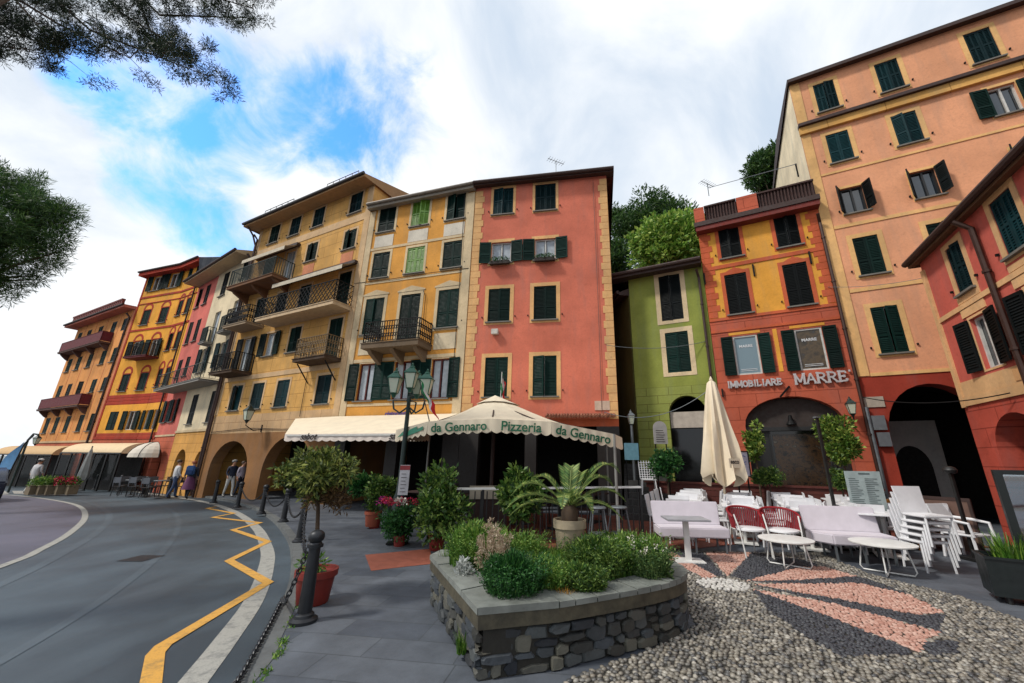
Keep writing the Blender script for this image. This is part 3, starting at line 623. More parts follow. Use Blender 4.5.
# --- salmon pink house
h = House('pink_house', (-2.70,14.34), (2.88,13.41), 'salmon pink house with ochre corner stones and two columns of dark green windows')
for c in (1.26, 3.09):
    window(h, c, 11.6, .88, 1.32, trim=T_OCH, mat=GRN2, style='grid'); window(h, c, 9.3, .84, .96, 'open', trim=T_OCH, tw=.14, shw=.48, mat=GRN, curtain=True); window(h, c, 6.75, .88, 1.4, trim=T_OCH, tw=.15); window(h, c, 3.82, .88, 1.5, trim=T_OCH, tw=.15)
door_hole(h, .7, 2.4, 2.75); door_hole(h, 2.8, 4.9, 2.75)
h.wall([(h.base, 2.75, MATS['shopfront_shade']), (2.75, 3.0, plaster('plaster_rust', S(186,90,54))), (3.0, 13.1, P_PNK)], 8, inner=DARKIN)  # lowest zone again carries the canopy shade in its colour
quoins(h, .004, .34, 3.0, 12.95, T_OCH, True, .3, .08); quoins(h, 5.36, h.W-.004, 3.0, 12.95, T_OCH, False, .3, .07); 
h.roof(TILE, .3, 1.2, soffit=DKWOOD, th=.12, left=.02, right=.3, gutter=DKWOOD)
h.strip('stone_plaque', 4.86, 5.38, 3.3, 3.62, paint('plaque_stone', S(214,186,164), .8), .03); b = MB()
for k in range(24): u = 3.2+k*.1; b.tube([(u,-.30,3.06),(u,-.02,3.16)], .05, 6)
b.build('tile_ledge', TILE, h.o); MB().box(1.05, 1.3, -.2, -.02, 6.2, 6.4).build('lamp_box', paint('lamp_box', S(214,208,196), .5), h.o)
PNK = h
MB().tube([(5.1,-.04,3.2),(5.12,-.04,7.5),(5.1,-.04,12.8)], .01, 5).build('wall_cable', paint('cable_grey', S(120,90,80), .7), h.o)
for c in (1.26, 3.09): MB().box(c-.4, c+.4, -.26, -.1, 9.14, 9.28).build('window_box', paint('box_dark', S(44,34,28), .8), h.o)
# --- cream and rose house
h = House('cream_house', (-20.62,22.82), (-16.46,20.12), 'narrow cream house with honey coloured arches and a long iron balcony')
o_ = 3.10                              # offset of the measured facade
for c, z, hh, k in ((4.5, 11.1, 1.6, 'closed'), (7.2, 11.6, 1.2, 'closed'), (4.75, 8.0, 2.0, 'glass'), (7.3, 8.3, 1.9, 'glass'), (4.3, 6.3, 1.45, 'open'), (6.9, 6.3, 1.45, 'open'), (4.75, 3.3, 1.65, 'closed'), (7.4, 3.3, 1.65, 'closed')):
    window(h, c-o_, z, .85, hh, k, trim=None, mat=BLK if z > 10 or z < 4 else GRN2, shw=.42, curtain=k == 'glass', sill=hh < 1.8)
h.hole(arch_loop(4.1-o_, 5.7-o_, 1.0, 1.95, h.base), .5); h.hole(arch_loop(6.9-o_, 8.0-o_, 1.1, 1.85, h.base), .5)
h.wall([(h.base, 2.85, P_CRB), (2.85, 12.95, P_CR)], 9, inner=DARKIN); h.strip('string_course', 0, h.W, 2.85, 2.97, T_CRM, .05)
h.roof(SLATE, .8, 2.0, soffit=paint('soffit_pale', S(200,176,140), .85), th=.14, left=3.5, right=-.35, gutter=DKWOOD); h.pipe(4.85, -.2, 12.6, COP, .07)
balcony(h, -2.4, 4.7, 5.3, .95, .1, paint('balcony_grey', S(150,146,138), .8), IRONG, 'sparse', .85, 0); balcony(h, 1.2, 2.1, 7.85, .45, .08, paint('balcony_grey', S(120,116,108), .8), IRONG, 'bars', .9); balcony(h, 3.75, 4.65, 8.1, .45, .08, paint('balcony_grey', S(120,116,108), .8), IRONG, 'bars', .9)
h = House('rose_house', (-23.55,24.74), (-20.64,22.835), 'narrow rose pink house squeezed between the cream and the saffron house')
for z, hh in ((11.15, 1.4), (8.6, 1.5), (6.35, 1.2)):
    for c in (.75, 2.1): window(h, c, z, .72, hh, trim=None, mat=BLK)
for c, k in ((.8, 'open'), (2.1, 'open')): window(h, c, 3.55, .62, 1.35, k, trim=None, shw=.32, mat=GRN2, frame=FRR)
h.hole(arch_loop(.5, 2.3, 1.0, 2.0, h.base), .4); h.wall([(h.base, 2.7, P_FR), (2.7, 12.85, P_PN)], 9, inner=DARKIN); h.strip('string_course', 0, h.W, 2.7, 2.8, T_CRM, .04)
# --- saffron house, two faces
def saffron(h, cols, right):
    W_ = h.W
    for c in cols:
        ww = .62 if right else .86
        window(h, c, 13.5+(.25 if right else 0), ww if right else 1.0, 1.2, 'closed' if right else 'open', trim=None, mat=GRN, shw=.45); window(h, c, 10.75+(.3 if right else 0), ww, 1.18, trim=T_O, arch='lunette', tw=.07)
        window(h, c, 8.25+(.25 if right else 0), ww, 1.25, 'closed' if right else 'open', trim=T_O, arch='lunette', tw=.07, shw=.42); window(h, c, 5.85+(.15 if right else 0), ww, 1.22, trim=T_O, arch='lunette', tw=.07)
        window(h, c, 3.2, ww if right else .95, 1.25, 'open' if c > 2 or right else 'closed', trim=None, shw=.4 if not right else .3, sill=False)
    h.wall([(h.base, 2.6, P_FR), (2.6, 3.0, P_OR), (3.0, 4.9, P_O), (4.9, 5.6, P_OR), (5.6, 15.0, P_O)], 8, inner=DARKIN)
    h.multi('string_course', [(0, W_, z, z+.14) for z in (2.6, 10.3, 12.95)] + [(0, W_, 12.45, 12.52)], T_O, .04); h.strip('cornice', 0, W_, 14.72, 14.98, T_O, .12)
    for k in range(3): h.strip('masonry_band', 0, W_, 4.95+k*.22, 5.1+k*.22, T_O, .015)
h = House('saffron_house', (-30.2,27.3), (-25.82,25.89), 'bright saffron yellow house with red bands, red lunettes and a bent facade')
h.hole(arch_loop(.9, 3.6, .9, 2.0, h.base), .4); saffron(h, (1.42, 3.38), False)
balcony(h, 1.9, 4.3, 8.0, .75, .1, BURG, IRON, 'bars', .85); h.strip('edge_strip', 0, .14, 2.6, 14.8, T_O, .03)
h.roof(SLATE, .5, 2.0, soffit=T_O, th=.3, left=.1, right=.0, gutter=DKWOOD); SAF = h
h2 = House('saffron_wing', (-25.80,25.885), (-23.57,24.76), 'narrow angled saffron yellow wing under a slate roof beside the rose house')
saffron(h2, (.5, 1.62), True); h2.roof(SLATE, .5, 2.2, soffit=T_O, th=.3, left=.25, right=.0, gutter=DKWOOD); h2.pipe(2.15, 0, 14.6, COP)
MB().add([(h2.W+.02,-.45,15.0),(h2.W+.02,3.8,17.3),(h2.W+.02,8,15.0),(h2.W+.02,8,13),(h2.W+.02,-.1,13)], [(0,1,2,3,4)]).build('slate_gable', SLATE, h2.o)
# --- apricot house at the far end
h = House('apricot_house', (-40.35,32.35), (-30.22,27.31), 'apricot orange house at the far end with two burgundy cloth balconies'); o_ = 2.4
for c in (3.5, 5.55, 7.85, 10.4, 12.42):
    c -= o_
    window(h, c, 3.2, .95, 1.2, trim=None, mat=GRN); window(h, c, 6.05, .95, 1.0, 'closed', trim=None, mat=GRN if c < 2 or c > 7 else BLK); window(h, c, 8.2, .95, 1.12, trim=None, mat=GRN, style='grid')
    window(h, c, 10.65, .9, 1.0, trim=None, mat=GRN2 if c > 7 else GRN, sill=False)
h.wall([(h.base, 2.5, P_FR), (2.5, 12.35, P_F)], 9, inner=DARKIN); h.strip('string_course', 0, h.W, 2.42, 2.56, T_BEI, .05)
h.multi('wall_stripe', [(c-.03+1.0, c+.03+1.0, 2.6, 12.2) for c in (1.1, 3.3, 5.5, 8.0)], plaster('stripe_rose', S(214,128,84)), .012); h.strip('edge_strip', h.W-.4, h.W-.01, 2.5, 12.3, plaster('stripe_rose', S(214,128,84)), .03)
balcony(h, .1, 8.6, 9.72, .65, .1, paint('balcony_dull', S(96,66,56), .8), BURG, 'cloth', .8, 4); balcony(h, .1, 8.6, 4.92, .6, .1, paint('balcony_dull', S(96,66,56), .8), BURG, 'cloth', .8, 4)
h.roof(TILE, .7, .4, soffit=plaster('eave_rose', S(196,116,96)), th=.2, left=.5, right=-.1, gutter=DKWOOD); h.pipe(h.W-.55, 0, 11.6, COP, .07)
b = MB()
for k in range(26): u = .3+k*.38; b.box(u, u+.26, -.55, -.4, 12.3, 12.95)
b.box(.2, 10, -.58, -.37, 12.951, 13.08); b.box(.2, 10, -.52, -.43, 12.3, 12.7).build('parapet', paint('parapet_red', S(120,52,44), .8), h.o)
# --- green house
h = House('green_house', (3.75,14.28), (6.235,13.045), 'small lime green house with two windows and a dark arched door')
window(h, 1.56, 6.7, .78, 1.85, trim=T_CRM, mat=BLK, tw=.17, sill=False); window(h, 1.62, 4.7, .8, 1.52, trim=T_CRM, mat=GRN, tw=.17, sill=False); h.hole(arch_loop(1.12, 2.35, 3.25, 3.85, h.base), .35)
h.wall([(h.base, 4.2, P_GRNb), (4.2, 8.75, P_GRN)], 6, inner=DARKIN); h.roof(TILE, .5, 1.3, soffit=DKWOOD, th=.16, left=.9, right=-.02, gutter=DKWOOD); h.pipe(2.62, .1, 8.2, DKWOOD, .045)
b = MB().box(1.14, 2.33, .12, .16, 2.75, 3.3, 0).box(1.14, 2.33, .14, .2, .4, 2.72, 1); b.build('shop_front', [paint('fascia_cream', S(190,178,164), .7), GLASSD], h.o)
# --- orange house with the estate agency
h = House('orange_house', (6.25,13.04), (9.655,11.325), 'orange and gold house with an estate agency shop under a wide arch')
MAR = h
for c in (1.02, 2.82):
    window(h, c, 8.8, .68, 1.36, trim=T_ORG, mat=BLK, tw=.12); window(h, c, 6.6, .7, 1.53, trim=T_ORG, mat=BLK, tw=.12, arch='crest', sill=True)
    window(h, c, 4.43, .74, 1.36, 'open', trim=None, frame=FRW, mat=GRN, shw=.36, sill=False, ang=3, deep=.1, mull=False)
h.hole(arch_loop(.66, 3.3, 2.75, 3.64, h.base), .55)
h.wall([(h.base, 6.5, P_ORG), (6.5, 10.2, P_YEL2)], 7, inner=DARKIN)
quoins(h, .004, .3, 6.55, 10.15, T_ORG, True, .24, .1); quoins(h, h.W-.3, h.W-.004, 6.55, 10.15, T_ORG, False, .24, .1)
h.multi('string_course', [(0, h.W, 8.42, 8.56), (0, h.W, 10.0, 10.14), (0, h.W, 6.42, 6.52), (0, h.W, 5.98, 6.06)], T_ORG, .03)
h.multi('gold_panel', [(1.86, 1.98, 4.45, 5.9), (.55, 1.5, 5.84, 5.93), (2.35, 3.3, 5.84, 5.93)], P_YEL2, .012)
h.strip('cornice', -.1, h.W+.05, 10.16, 10.34, DKWOOD, .38); MB().box(-.06, h.W+.02, -.34, .1, 9.98, 10.15).build('cornice', paint('cornice_red', S(122,44,34), .8), h.o)
h.multi('parapet_pier', [(-.06, .3, 10.345, 11.0), (1.42, 2.08, 10.345, 11.02)], P_ORG, .3)
DTILE = paint('dark_tile', S(70,42,36), .8, .6, scale=9)
for u0, u1 in ((.31, 1.41), (2.09, h.W)):
    b = MB().box(u0, u1, -.16, -.1, 10.345, 10.98).box(u0, u1, -.27, -.08, 10.981, 11.04); u = u0+.06
    while u < u1-.03: b.tube([(u,-.2,10.36),(u,-.2,10.66),(u,-.2,10.98)], [.034,.02,.034], 6); u += .1
    b.build('balustrade', DTILE, h.o)
for u in (.02, 1.62, 3.3): MB().bar((u, -.03, 7.9 if u < 3 else 8.0), (u, -.03, 8.35 if u < 3 else 8.45), .05, .05).build('iron_tie', IRON, h.o)
MB().bar((.12,-.05,3.72),(.12,-.05,4.0),.05).bar((1.75,-.12,3.62),(2.05,-.02,3.95),.05).build('iron_tie', IRON, h.o)
b = MB().box(.67, 3.29, .30, .34, 2.72, 3.6, 0).box(.67, 3.29, .3, .36, 2.6, 2.72, 1); b.box(1.35, 2.85, .42, .45, .75, 2.6, 2).box(.67, 1.35, .42, .46, .3, 2.6, 1).box(2.85, 3.29, .42, .46, .3, 2.6, 1).box(1.3, 1.35, .36, .46, .3, 2.6, 1).box(2.85, 2.92, .36, .46, .3, 2.6, 1).box(.67, 3.29, .3, .46, .0, .75, 1)
b.build('shop_front', [paint('tympanum', S(58,48,44), .8), FRD, GLASSD], h.o)
MB().lathe([(.02,.3),(.05,.28),(.07,.12),(.14,.02),(.15,0)], (1.95,.2,2.78), 14).build('bell', IRON, h.o)
nn = NT('shop_reflections'); nn.col(nn.ramp(nn.noise(4.5, 8, .7, (1,1,1.3)), [(.36, S(14,12,11)), (.52, S(64,46,28)), (.62, S(28,24,20)), (.74, S(120,112,98))])); nn.rough(.25)  # display panel with the warm reflections of the shop window painted in
MB().box(1.4, 2.8, .40, .412, .85, 2.5).build('display_reflections', nn.m, h.o)
# --- tall peach house
h = House('peach_house', (9.66,11.322), (16.0,8.12), 'tall peach house with attic storey and shutters propped outward, behind the red gabled house')
for c in (1.0, 2.8, 5.1):
    window(h, c, 13.85, .62, 1.3, trim=T_PEA, mat=GRN2, style='grid', tw=.13)
    if c < 5: window(h, c, 11.6, .64, 1.22, trim=T_PEA, mat=GRN2, tw=.13)
    else: window(h, c, 11.75, .62, 1.06, 'open', trim=T_PEA, mat=GRN, tw=.1, shw=.4)
    window(h, c, 9.55, .6, .98, 'hung', trim=T_PEA, mat=BLK, frame=FRD, tw=.09); window(h, c, 7.3, .64, 1.33, trim=T_PEA, mat=GRN, tw=.14); window(h, c, 4.75, .64, 1.46, trim=T_PEA, mat=GRN, tw=.14)
h.hole(arch_loop(.42, 2.6, 2.45, 3.8, h.base), .5); h.wall([(h.base, 4.1, P_RED), (4.1, 15.6, P_PEA)], 7, inner=DARKIN)
h.multi('string_course', [(.3, h.W, 9.08, 9.2), (.3, h.W, 6.78, 6.9), (.3, h.W, 4.1, 4.2), (.3, h.W, 11.2, 11.28)], T_PEA, .025); h.multi('corner_strip', [(.004, .28, 4.12, 13.1), (.004, .3, 13.5, 15.5)], T_PEA, .03)
h.strip('cornice', -.04, h.W, 13.38, 13.5, DKWOOD, .22); MB().box(-.03, h.W, -.12, -.003, 13.08, 13.378).build('cornice', P_OCH, h.o)
h.roof(SLATE, .25, .5, soffit=DKWOOD, th=.14, left=.08, right=.1, gutter=None); h.pipe(-.06, .2, 9.4, COP, .05)
for z in (3.2,): h.strip('meter_box', .06, .36, 2.55, 2.95, LEAD, .12); h.strip('meter_box', .1, .38, 2.1, 2.48, LEAD, .12); h.strip('street_plaque', -.02, .46, 3.2, 3.5, paint('plaque_grey', S(178,166,150), .8), .03)
MB().tube([(-.0,-.1,.2),(-.0,-.1,3.2)], .05, 8).build('cable_pipe', LEAD, h.o)
MB().bar((-.02,1.4,13.0),(-.02,1.4,12.4),.06).build('iron_tie', IRON, h.o)
MB().add([(-.006,.02,4.2),(-.006,6.98,4.2),(-.006,6.98,15.55),(-.006,.02,15.55)], [(0,1,2,3)]).build('lit_side', plaster('plaster_lit_side', S(255,216,180,.9)), h.o)  # sunlit look of the left wall put into a paler plaster colour
MB().box(.75, 2.35, 2.7, 2.8, -.3, 3.0).build('inner_wall', plaster('plaster_inner', S(190,184,176)), h.o); MB().prism(arch_loop(1.1, 2.0, 1.5, 2.2, -.3), 2.68, 2.699, 0, Matrix(((1,0,0,0),(0,0,1,0),(0,1,0,0),(0,0,0,1)))).build('inner_arch_shade', DARKIN, h.o)  # flat dark shape painted for the shaded inner arch opening
# --- brick red house at the right
a24 = R(204); h = House('red_house', (10.0,9.0), (10.0+9*math.sin(a24), 9.0+9*math.cos(a24)), 'brick red house with sand coloured trim and low eaves at the edge of the terrace')
RED = h
window(h, 1.41, 5.28, .54, 1.12, trim=T_SAND, mat=GRN2, tw=.13, style='grid'); window(h, 3.12, 5.36, .6, 1.15, trim=T_SAND, mat=GRN2, tw=.13, style='grid'); window(h, 5.0, 5.36, .6, 1.15, trim=T_SAND, mat=GRN2, tw=.13, style='grid')
for c in (1.46, 3.2, 5.0): window(h, c, 3.56, .6, 1.12, 'open', trim=T_SAND, mat=BLK, tw=.05, shw=.4, sill=False, frame=FRW, ang=8)
for c in (1.45, 3.4, 5.4): h.hole(arch_loop(c-.75, c+.75, 1.95, 2.64, h.base), .5)
h.wall([(h.base, 2.92, P_RPB), (2.92, 6.75, P_RP)], 8, inner=P_RED)
h.multi('string_course', [(0, h.W, 2.92, 3.12), (0, h.W, 4.95, 5.06)], T_SAND, .035); h.strip('sand_band', .12, h.W, 3.12, 3.46, T_SAND, .015); h.strip('corner_strip', (.004), .14, 2.9, 6.4, T_SAND, .05)
for c in (1.41, 3.12, 5.0): h.strip('wall_panel', c-.4, c+.4, 5.08, 5.2, T_SAND, .022); h.strip('wall_panel', c-.42, c+.42, 4.76, 4.94, T_SAND, .022)
for c in (2.3, 4.1): h.strip('wall_panel', c-.36, c+.36, 3.18, 3.4, plaster('panel_sand', S(214,160,104)), .03)
h.roof(TILE, .2, 1.4, z=6.7, soffit=paint('soffit_brown', S(110,78,52), .85), th=.12, left=.12, right=.1, gutter=DKWOOD); h.pipe(2.33, -.1, 6.3, COP, .055)
hl = MB().add([(2.0,20.2,0),(40,20.2,0),(40,20.2,2.4),(2.0,20.2,2.4),(40,34,3.4),(2.0,34,3.4),(40,70,5),(2.0,70,5)], [(0,1,2,3),(3,2,4,5),(5,4,6,7)]).build('hillside', paint('hill_earth', S(74,84,50), .95, .6)); tag(hl, kind='structure')
# the stairs between the pink and the green house
b = MB()
for k in range(9): b.box(-.75, .75, k*.3, 4.0, -.1, .17*(k+1)-.001*k)
st = b.build('stone_stairs', stone('stair_stone', S(66,64,62), 4), None, loc=(3.35,11.9,0), rz=R(-14)); tag(st, 'dark stone stairs climbing into the alley between the pink and the green house', 'stairs')
hA = House('green_house_side', (3.05,18.6), (3.72,14.34), 'left side of the green house along the alley, its shade painted in dark olive'); hA.wall([(-.5, 8.1, plaster('plaster_green_shade', S(86,84,40)))], .9); hA.roof(TILE, .4, .4, soffit=DKWOOD, left=.1, right=.05, gutter=DKWOOD)  # side of the green house, its shade put into a darker plaster
al = MB().box(-1.5, 3.5, 0, .3, 0, 7.5).build('alley_wall', plaster('alley_plaster', S(110,92,70)), None, loc=(2.9,19.5,0)); tag(al, 'brownish wall closing off the dark alley behind the stairs', 'wall')
# ------------------------------------------------------------------ street furniture
CI = paint('cast_iron', S(52,54,58), .45, .75, metal=.5); CIG = paint('lamp_green', S(30,92,72), .5); CIGD = paint('post_green', S(18,44,38), .5)
n = NT('lantern_glass'); n.col(S(206,212,190)); n.rough(.35); n.b.inputs['Subsurface Weight'].default_value = .1; LGL = n.m
TERRA = paint('terracotta_red', S(138,44,34), .6, .75); TERRA2 = paint('terracotta', S(168,84,58), .75, .75); SOIL = paint('soil', S(58,44,34), .95, .6, scale=20)
WHT = paint('white_resin', S(238,238,240), .45, .93); WHTM = paint('white_metal', S(234,234,230), .4, .9); WHTC = paint('white_weave', S(230,230,233), .6, .92); LIL = paint('lilac_fabric', S(216,209,217), .85, .94); RED = paint('red_cord', S(150,22,34), .55, .8); CANV = paint('cream_canvas', S(240,224,196), .85, .9, scale=3); GRNT = paint('sign_green', S(18,104,70), .6)
def text(s, body, size, mat, parent=None, M=None, ext=.003, bold=0, shear=0, name='lettering', align='CENTER', space=1):
    c = bpy.data.curves.new(name, 'FONT'); c.body = body; c.size = size; c.extrude = ext; c.offset = bold; c.shear = shear; c.align_x = align; c.align_y = 'CENTER'; c.space_character = space; c.materials.append(mat)
    o = link(name, c, parent)
    if M is not None: o.matrix_local = M
    bpy.context.view_layer.update(); me = bpy.data.meshes.new_from_object(o.evaluated_get(bpy.context.evaluated_depsgraph_get())); bpy.data.objects.remove(o); o = link(name, me, parent)
    if M is not None: o.matrix_local = M
    return o
def frame(o_, x, up):                    # a 4x4 with given origin, x direction and up direction, text faces x cross up
    x = Vector(x).normalized(); up = Vector(up); up = (up-x*up.dot(x)).normalized(); z = x.cross(up); M = Matrix((x, up, z)).transposed().to_4x4(); M.translation = Vector(o_); return M
# bollards and chains along the kerb
bol_px = [(303,622),(299,542),(283,522),(261,514),(237,507.5),(213.5,503),(167,497),(143,494.5),(118,491.5),(94,490)]
bnames = ['cast iron bollard standing before the red pot of the little tree', 'bollard behind the little potted tree trunk', 'third bollard along the kerb from the red pot', 'fourth bollard along the kerb from the red pot', 'bollard before the left arch of the ochre house', 'bollard at the corner of the ochre and the cream house', 'bollard in front of the walkers by the cream house', 'bollard before the white dome awning', 'bollard at the right end of the barrel awning', 'farthest bollard, before the flower boxes by the barrel awning']
proto = None; bpos = []
for i, p in enumerate(bol_px):
    q = G(*p); bpos.append(q)
    if proto is None:
        proto = thing('bollard', q, 0, bnames[0], 'bollard', 'bollards along the kerb'); H = .86
        MB().lathe([(.135,0),(.135,.03),(.10,.05),(.095,.075),(.075,.09)], (0,0,0), 20).build('base', CI, proto, True)
        MB().lathe([(.07,.09),(.058,.70),(.082,.705),(.082,.735),(.068,.74),(.06,.755)], (0,0,0), 20).build('shaft', CI, proto, True)
        MB().lathe([(.055,.755),(.078,.78),(.084,.81),(.075,.845),(.045,.87),(.012,.88)], (0,0,0), 20).build('knob', CI, proto, True)
    else: dup(proto, q, i*.7, bnames[i])
def chain(a, b, sag, label, n_=40, pts=None):
    m = MB(); a, b = Vector(a), Vector(b); pts = pts or [a.lerp(b, t/n_) - Vector((0,0,sag*4*(t/n_)*(1-t/n_))) for t in range(n_+1)]
    for i in range(n_):
        p, q = pts[i], pts[i+1]; c = (p+q)/2; x = (q-p); L_ = x.length*.72; x.normalize(); s = x.cross(Vector((0,0,1))).normalized(); u = s.cross(x); s = s if i % 2 else u
        m.tube([c+x*L_*math.cos(k*math.pi/4)+s*.022*math.sin(k*math.pi/4) for k in range(9)], .0075, 5)
    return tag(m.build('chain', CI, None, True), label, 'chain', 'chains between the bollards')
up_ = Vector((0,0,.7))
kerb_near = G(236, 690)
cpath = [bpos[0]+Vector((-.07,0,.7)), bpos[0]+Vector((-.12,-.03,.45)), bpos[0]+Vector((-.17,-.1,.2)), G(283,600)+Vector((0,0,.03)), G(270,626)+Vector((0,0,.025)), G(256,652)+Vector((0,0,.025)), G(243,676)+Vector((0,0,.03)), G(230,700)+Vector((0,0,.06))]
fine_ = [Vector((0,0,0)).lerp(Vector((0,0,0)),0) for _ in range(0)]
L0 = [0]
for p, q in zip(cpath[:-1], cpath[1:]): L0.append(L0[-1]+(q-p).length)
for i in range(73):
    t = L0[-1]*i/72; j = max(k for k in range(len(L0)-1) if L0[k] <= t+1e-6); fine_.append(cpath[j].lerp(cpath[j+1], min(1, (t-L0[j])/(L0[j+1]-L0[j]))))
chain(cpath[0], cpath[-1], .6, 'dark chain drooping to the kerb stone from the bollard by the red pot', 72, fine_)
for i, l in ((0, 'chain hanging between the red pot bollard and the next one'), (1, 'chain slung between the second and third bollard'), (2, 'chain slung between the third and fourth bollard'), (3, 'chain slung before the ochre house arches')):
    chain(bpos[i+1]+up_, bpos[i]+up_, .38, l, 44)
# street lamp with four lanterns
def lantern(m1, m2, c, s):               # glass body, metal roof
    x, y, z = c
    for k in range(4):
        a0, a1 = math.pi/4+k*math.pi/2, math.pi/4+(k+1)*math.pi/2; f = lambda a, r, zz_: (x+r*s*math.cos(a), y+r*s*math.sin(a), z+zz_*s)
        m1.add([f(a0,.15,0), f(a1,.15,0), f(a1,.27,.52), f(a0,.27,.52)], [(0,1,2,3)]); m2.bar(f(a0,.152,0), f(a0,.272,.52), .022*s)
        m2.add([f(a0,.31,.53), f(a1,.31,.53), f(a1,.1,.72), f(a0,.1,.72)], [(0,1,2,3)]); m2.add([f(a0,.31,.53), f(a1,.31,.53), f(a1,.3,.5), f(a0,.3,.5)], [(3,2,1,0)])
    m2.lathe([(.1*s,.72*s),(.08*s,.78*s),(.03*s,.8*s),(.045*s,.84*s),(.01*s,.9*s)], (x,y,z), 10).lathe([(.05*s,-.16*s),(.09*s,-.06*s),(.16*s,0)], (x,y,z), 10)
lp = P(400.5, 480, 9.3); lp.z = 0; top = P(405, 392, 9.3).z
L_ = thing('street_lamp', lp, 0, 'tall green street lamp with four lanterns beside the cream awning', 'street lamp')
MB().lathe([(.17,0),(.17,.1),(.12,.2),(.11,.8),(.075,.9),(.06,1.2),(.05,2.4),(.045,top-.25),(.06,top-.22),(.045,top-.1)], (0,0,0), 14).build('post', CIGD, L_, True)
b = MB()
for ax, ay in ((-.4,.05), (.4,-.05), (.06,.38)): b.tube([(0,0,top-.35),(ax*.5,ay*.5,top-.5),(ax*.9,ay*.9,top-.4),(ax,ay,top-.2)], .022, 6).bar((0,0,top-.2),(ax,ay,top-.2),.02)
b.build('arm', CIGD, L_)
for c in ((-.4,.05,top-.02), (.4,-.05,top-.06), (.06,.38,top), (0,0,top+.1)):
    m1, m2 = MB(), MB(); lantern(m1, m2, c, .7); q = m2.build('lantern', CIG, L_); m1.build('glass', LGL, q)
def flag(name, base, tip, label, w_, h_, droop):
    f = thing(name, base, 0, label, 'flag'); d = Vector(tip)-Vector(base); MB().tube([(0,0,0), d], .012, 6).build('pole', FRW if 'thin' in label else paint('pole_dark', S(50,44,40), .5), f)
    cols = [paint('flag_green', S(30,120,70), .8), paint('flag_white', S(220,216,210), .8), paint('flag_red', S(204,26,26), .8)]; b = MB(); N_ = 9
    for i in range(N_):
        for j in range(4):
            def q(i, j): t, v = i/N_, j/4; return d*(1-v*h_/d.length) + Vector((w_*t*.55+.03*math.sin(j*1.7+i*.9), .05*math.sin(i*1.3+j), -droop*t))
            b.add([q(i,j),q(i+1,j),q(i+1,j+1),q(i,j+1)], [(0,1,2,3)], i*3//N_)
    b.build('cloth', cols, f, True); return f
flag('flag', P(432,432,8.9), P(419,378,8.9), 'italian flag drooping in folds beside the green street lamp', .75, .42, .62)
flag('flag', P(500,408,12.6), P(502,372,12.9), 'small thin italian flag hanging before a dark window above the pizzeria canopy', .22, .75, .4)
# big pizzeria canopy
um = thing('canopy_umbrella', (0,0,0), 0, 'huge cream pizzeria canopy with scalloped valance and green lettering', 'canopy')
A_, B_, C_, D_ = P(428,421.5,8.6), P(492,418.5,8.3), P(551,421.5,8.3), P(614,434,8.7); LF = P(396,430,9.9); RF = P(622,437.5,9.9)
BL, BR = P(430,432,12.9), P(606,434,12.9); apex = P(495,399,10.4)
rim = [LF, A_, B_, C_, D_, RF, BR, BL]; b = MB(); NS = 6
ring = [apex.lerp(r, .16) for r in rim]
for i in range(8):
    r0, r1, a0, a1 = rim[i], rim[(i+1) % 8], ring[i], ring[(i+1) % 8]
    for k in range(NS):
        def q(t, e): p = (a0 if e == 0 else a1).lerp(r0 if e == 0 else r1, t); p = p.copy(); p.z -= .12*math.sin(math.pi*t); return p
        b.add([q(k/NS,0), q(k/NS,1), q((k+1)/NS,1), q((k+1)/NS,0)], [(0,1,2,3)])
b.build('canopy', CANV, um, True)
b = MB()
for i in range(8): a0, a1 = apex.lerp(rim[i], .2), apex.lerp(rim[(i+1) % 8], .2); up2 = Vector((0,0,.09)); b.add([apex+Vector((0,0,.1)), a0+up2*.35, a1+up2*.35], [(0,1,2)])
b.build('vent_cap', CANV, um)
def valance(p, q, drop, n_, mat, parent, name='valance', sc=.05):
    b = MB(); p, q = Vector(p), Vector(q); m_ = n_*6; nrm = (q-p).cross(Vector((0,0,1))).normalized()
    for i in range(m_):
        def bt(k): t = k/m_; return p.lerp(q, t)+nrm*.012*math.sin(k*.9)*1.0 + Vector((0,0,-drop-sc*abs(math.sin(math.pi*t*n_))))
        b.add([p.lerp(q, i/m_), p.lerp(q, (i+1)/m_), bt(i+1), bt(i)], [(0,1,2,3)])
    return b.build(name, mat, parent, True)
vd = .25
for p, q, n_ in ((LF,A_,6),(A_,B_,7),(B_,C_,6),(C_,D_,7),(D_,RF,5),(RF,BR,10),(BL,LF,10)): valance(p, q, vd, n_, CANV, um)
for p, q, t in ((A_,B_,'da Gennaro'),(B_,C_,'Pizzeria'),(C_,D_,'da Gennaro')):
    x = q-p; nrm = x.cross(Vector((0,0,1))).normalized(); M = frame((p+q)/2+nrm*.03+Vector((0,0,-.15)), x, (0,0,1)); text(None, t, .265 if 'G' in t else .28, GRNT, um, M, .003, .0045)
x = A_-LF; nrm = x.cross(Vector((0,0,1))).normalized(); b = MB()     # green emblem on the slanted left side
for k, (t0, t1, z0, z1) in enumerate(((.1,.45,-.2,-.06),(.3,.72,-.23,-.05),(.6,.9,-.2,-.08))):
    f = lambda t, z: LF.lerp(A_, t)+nrm*(.02+.002*k)+Vector((0,0,z)); b.add([f(t0,z0), f(t1,z0+.04), f(t1,z1), f((t0+t1)/2,z1-.03)], [(0,1,2,3)])
b.build('emblem', paint('emblem_green', S(70,150,120), .7), um)
for p in (D_, BR, BL):
    z = MB().tube([(p.x,p.y,gz(p.x)), (p.x,p.y,p.z)], .03, 8).build('pole', paint('pole_grey', S(150,148,142), .5), um)
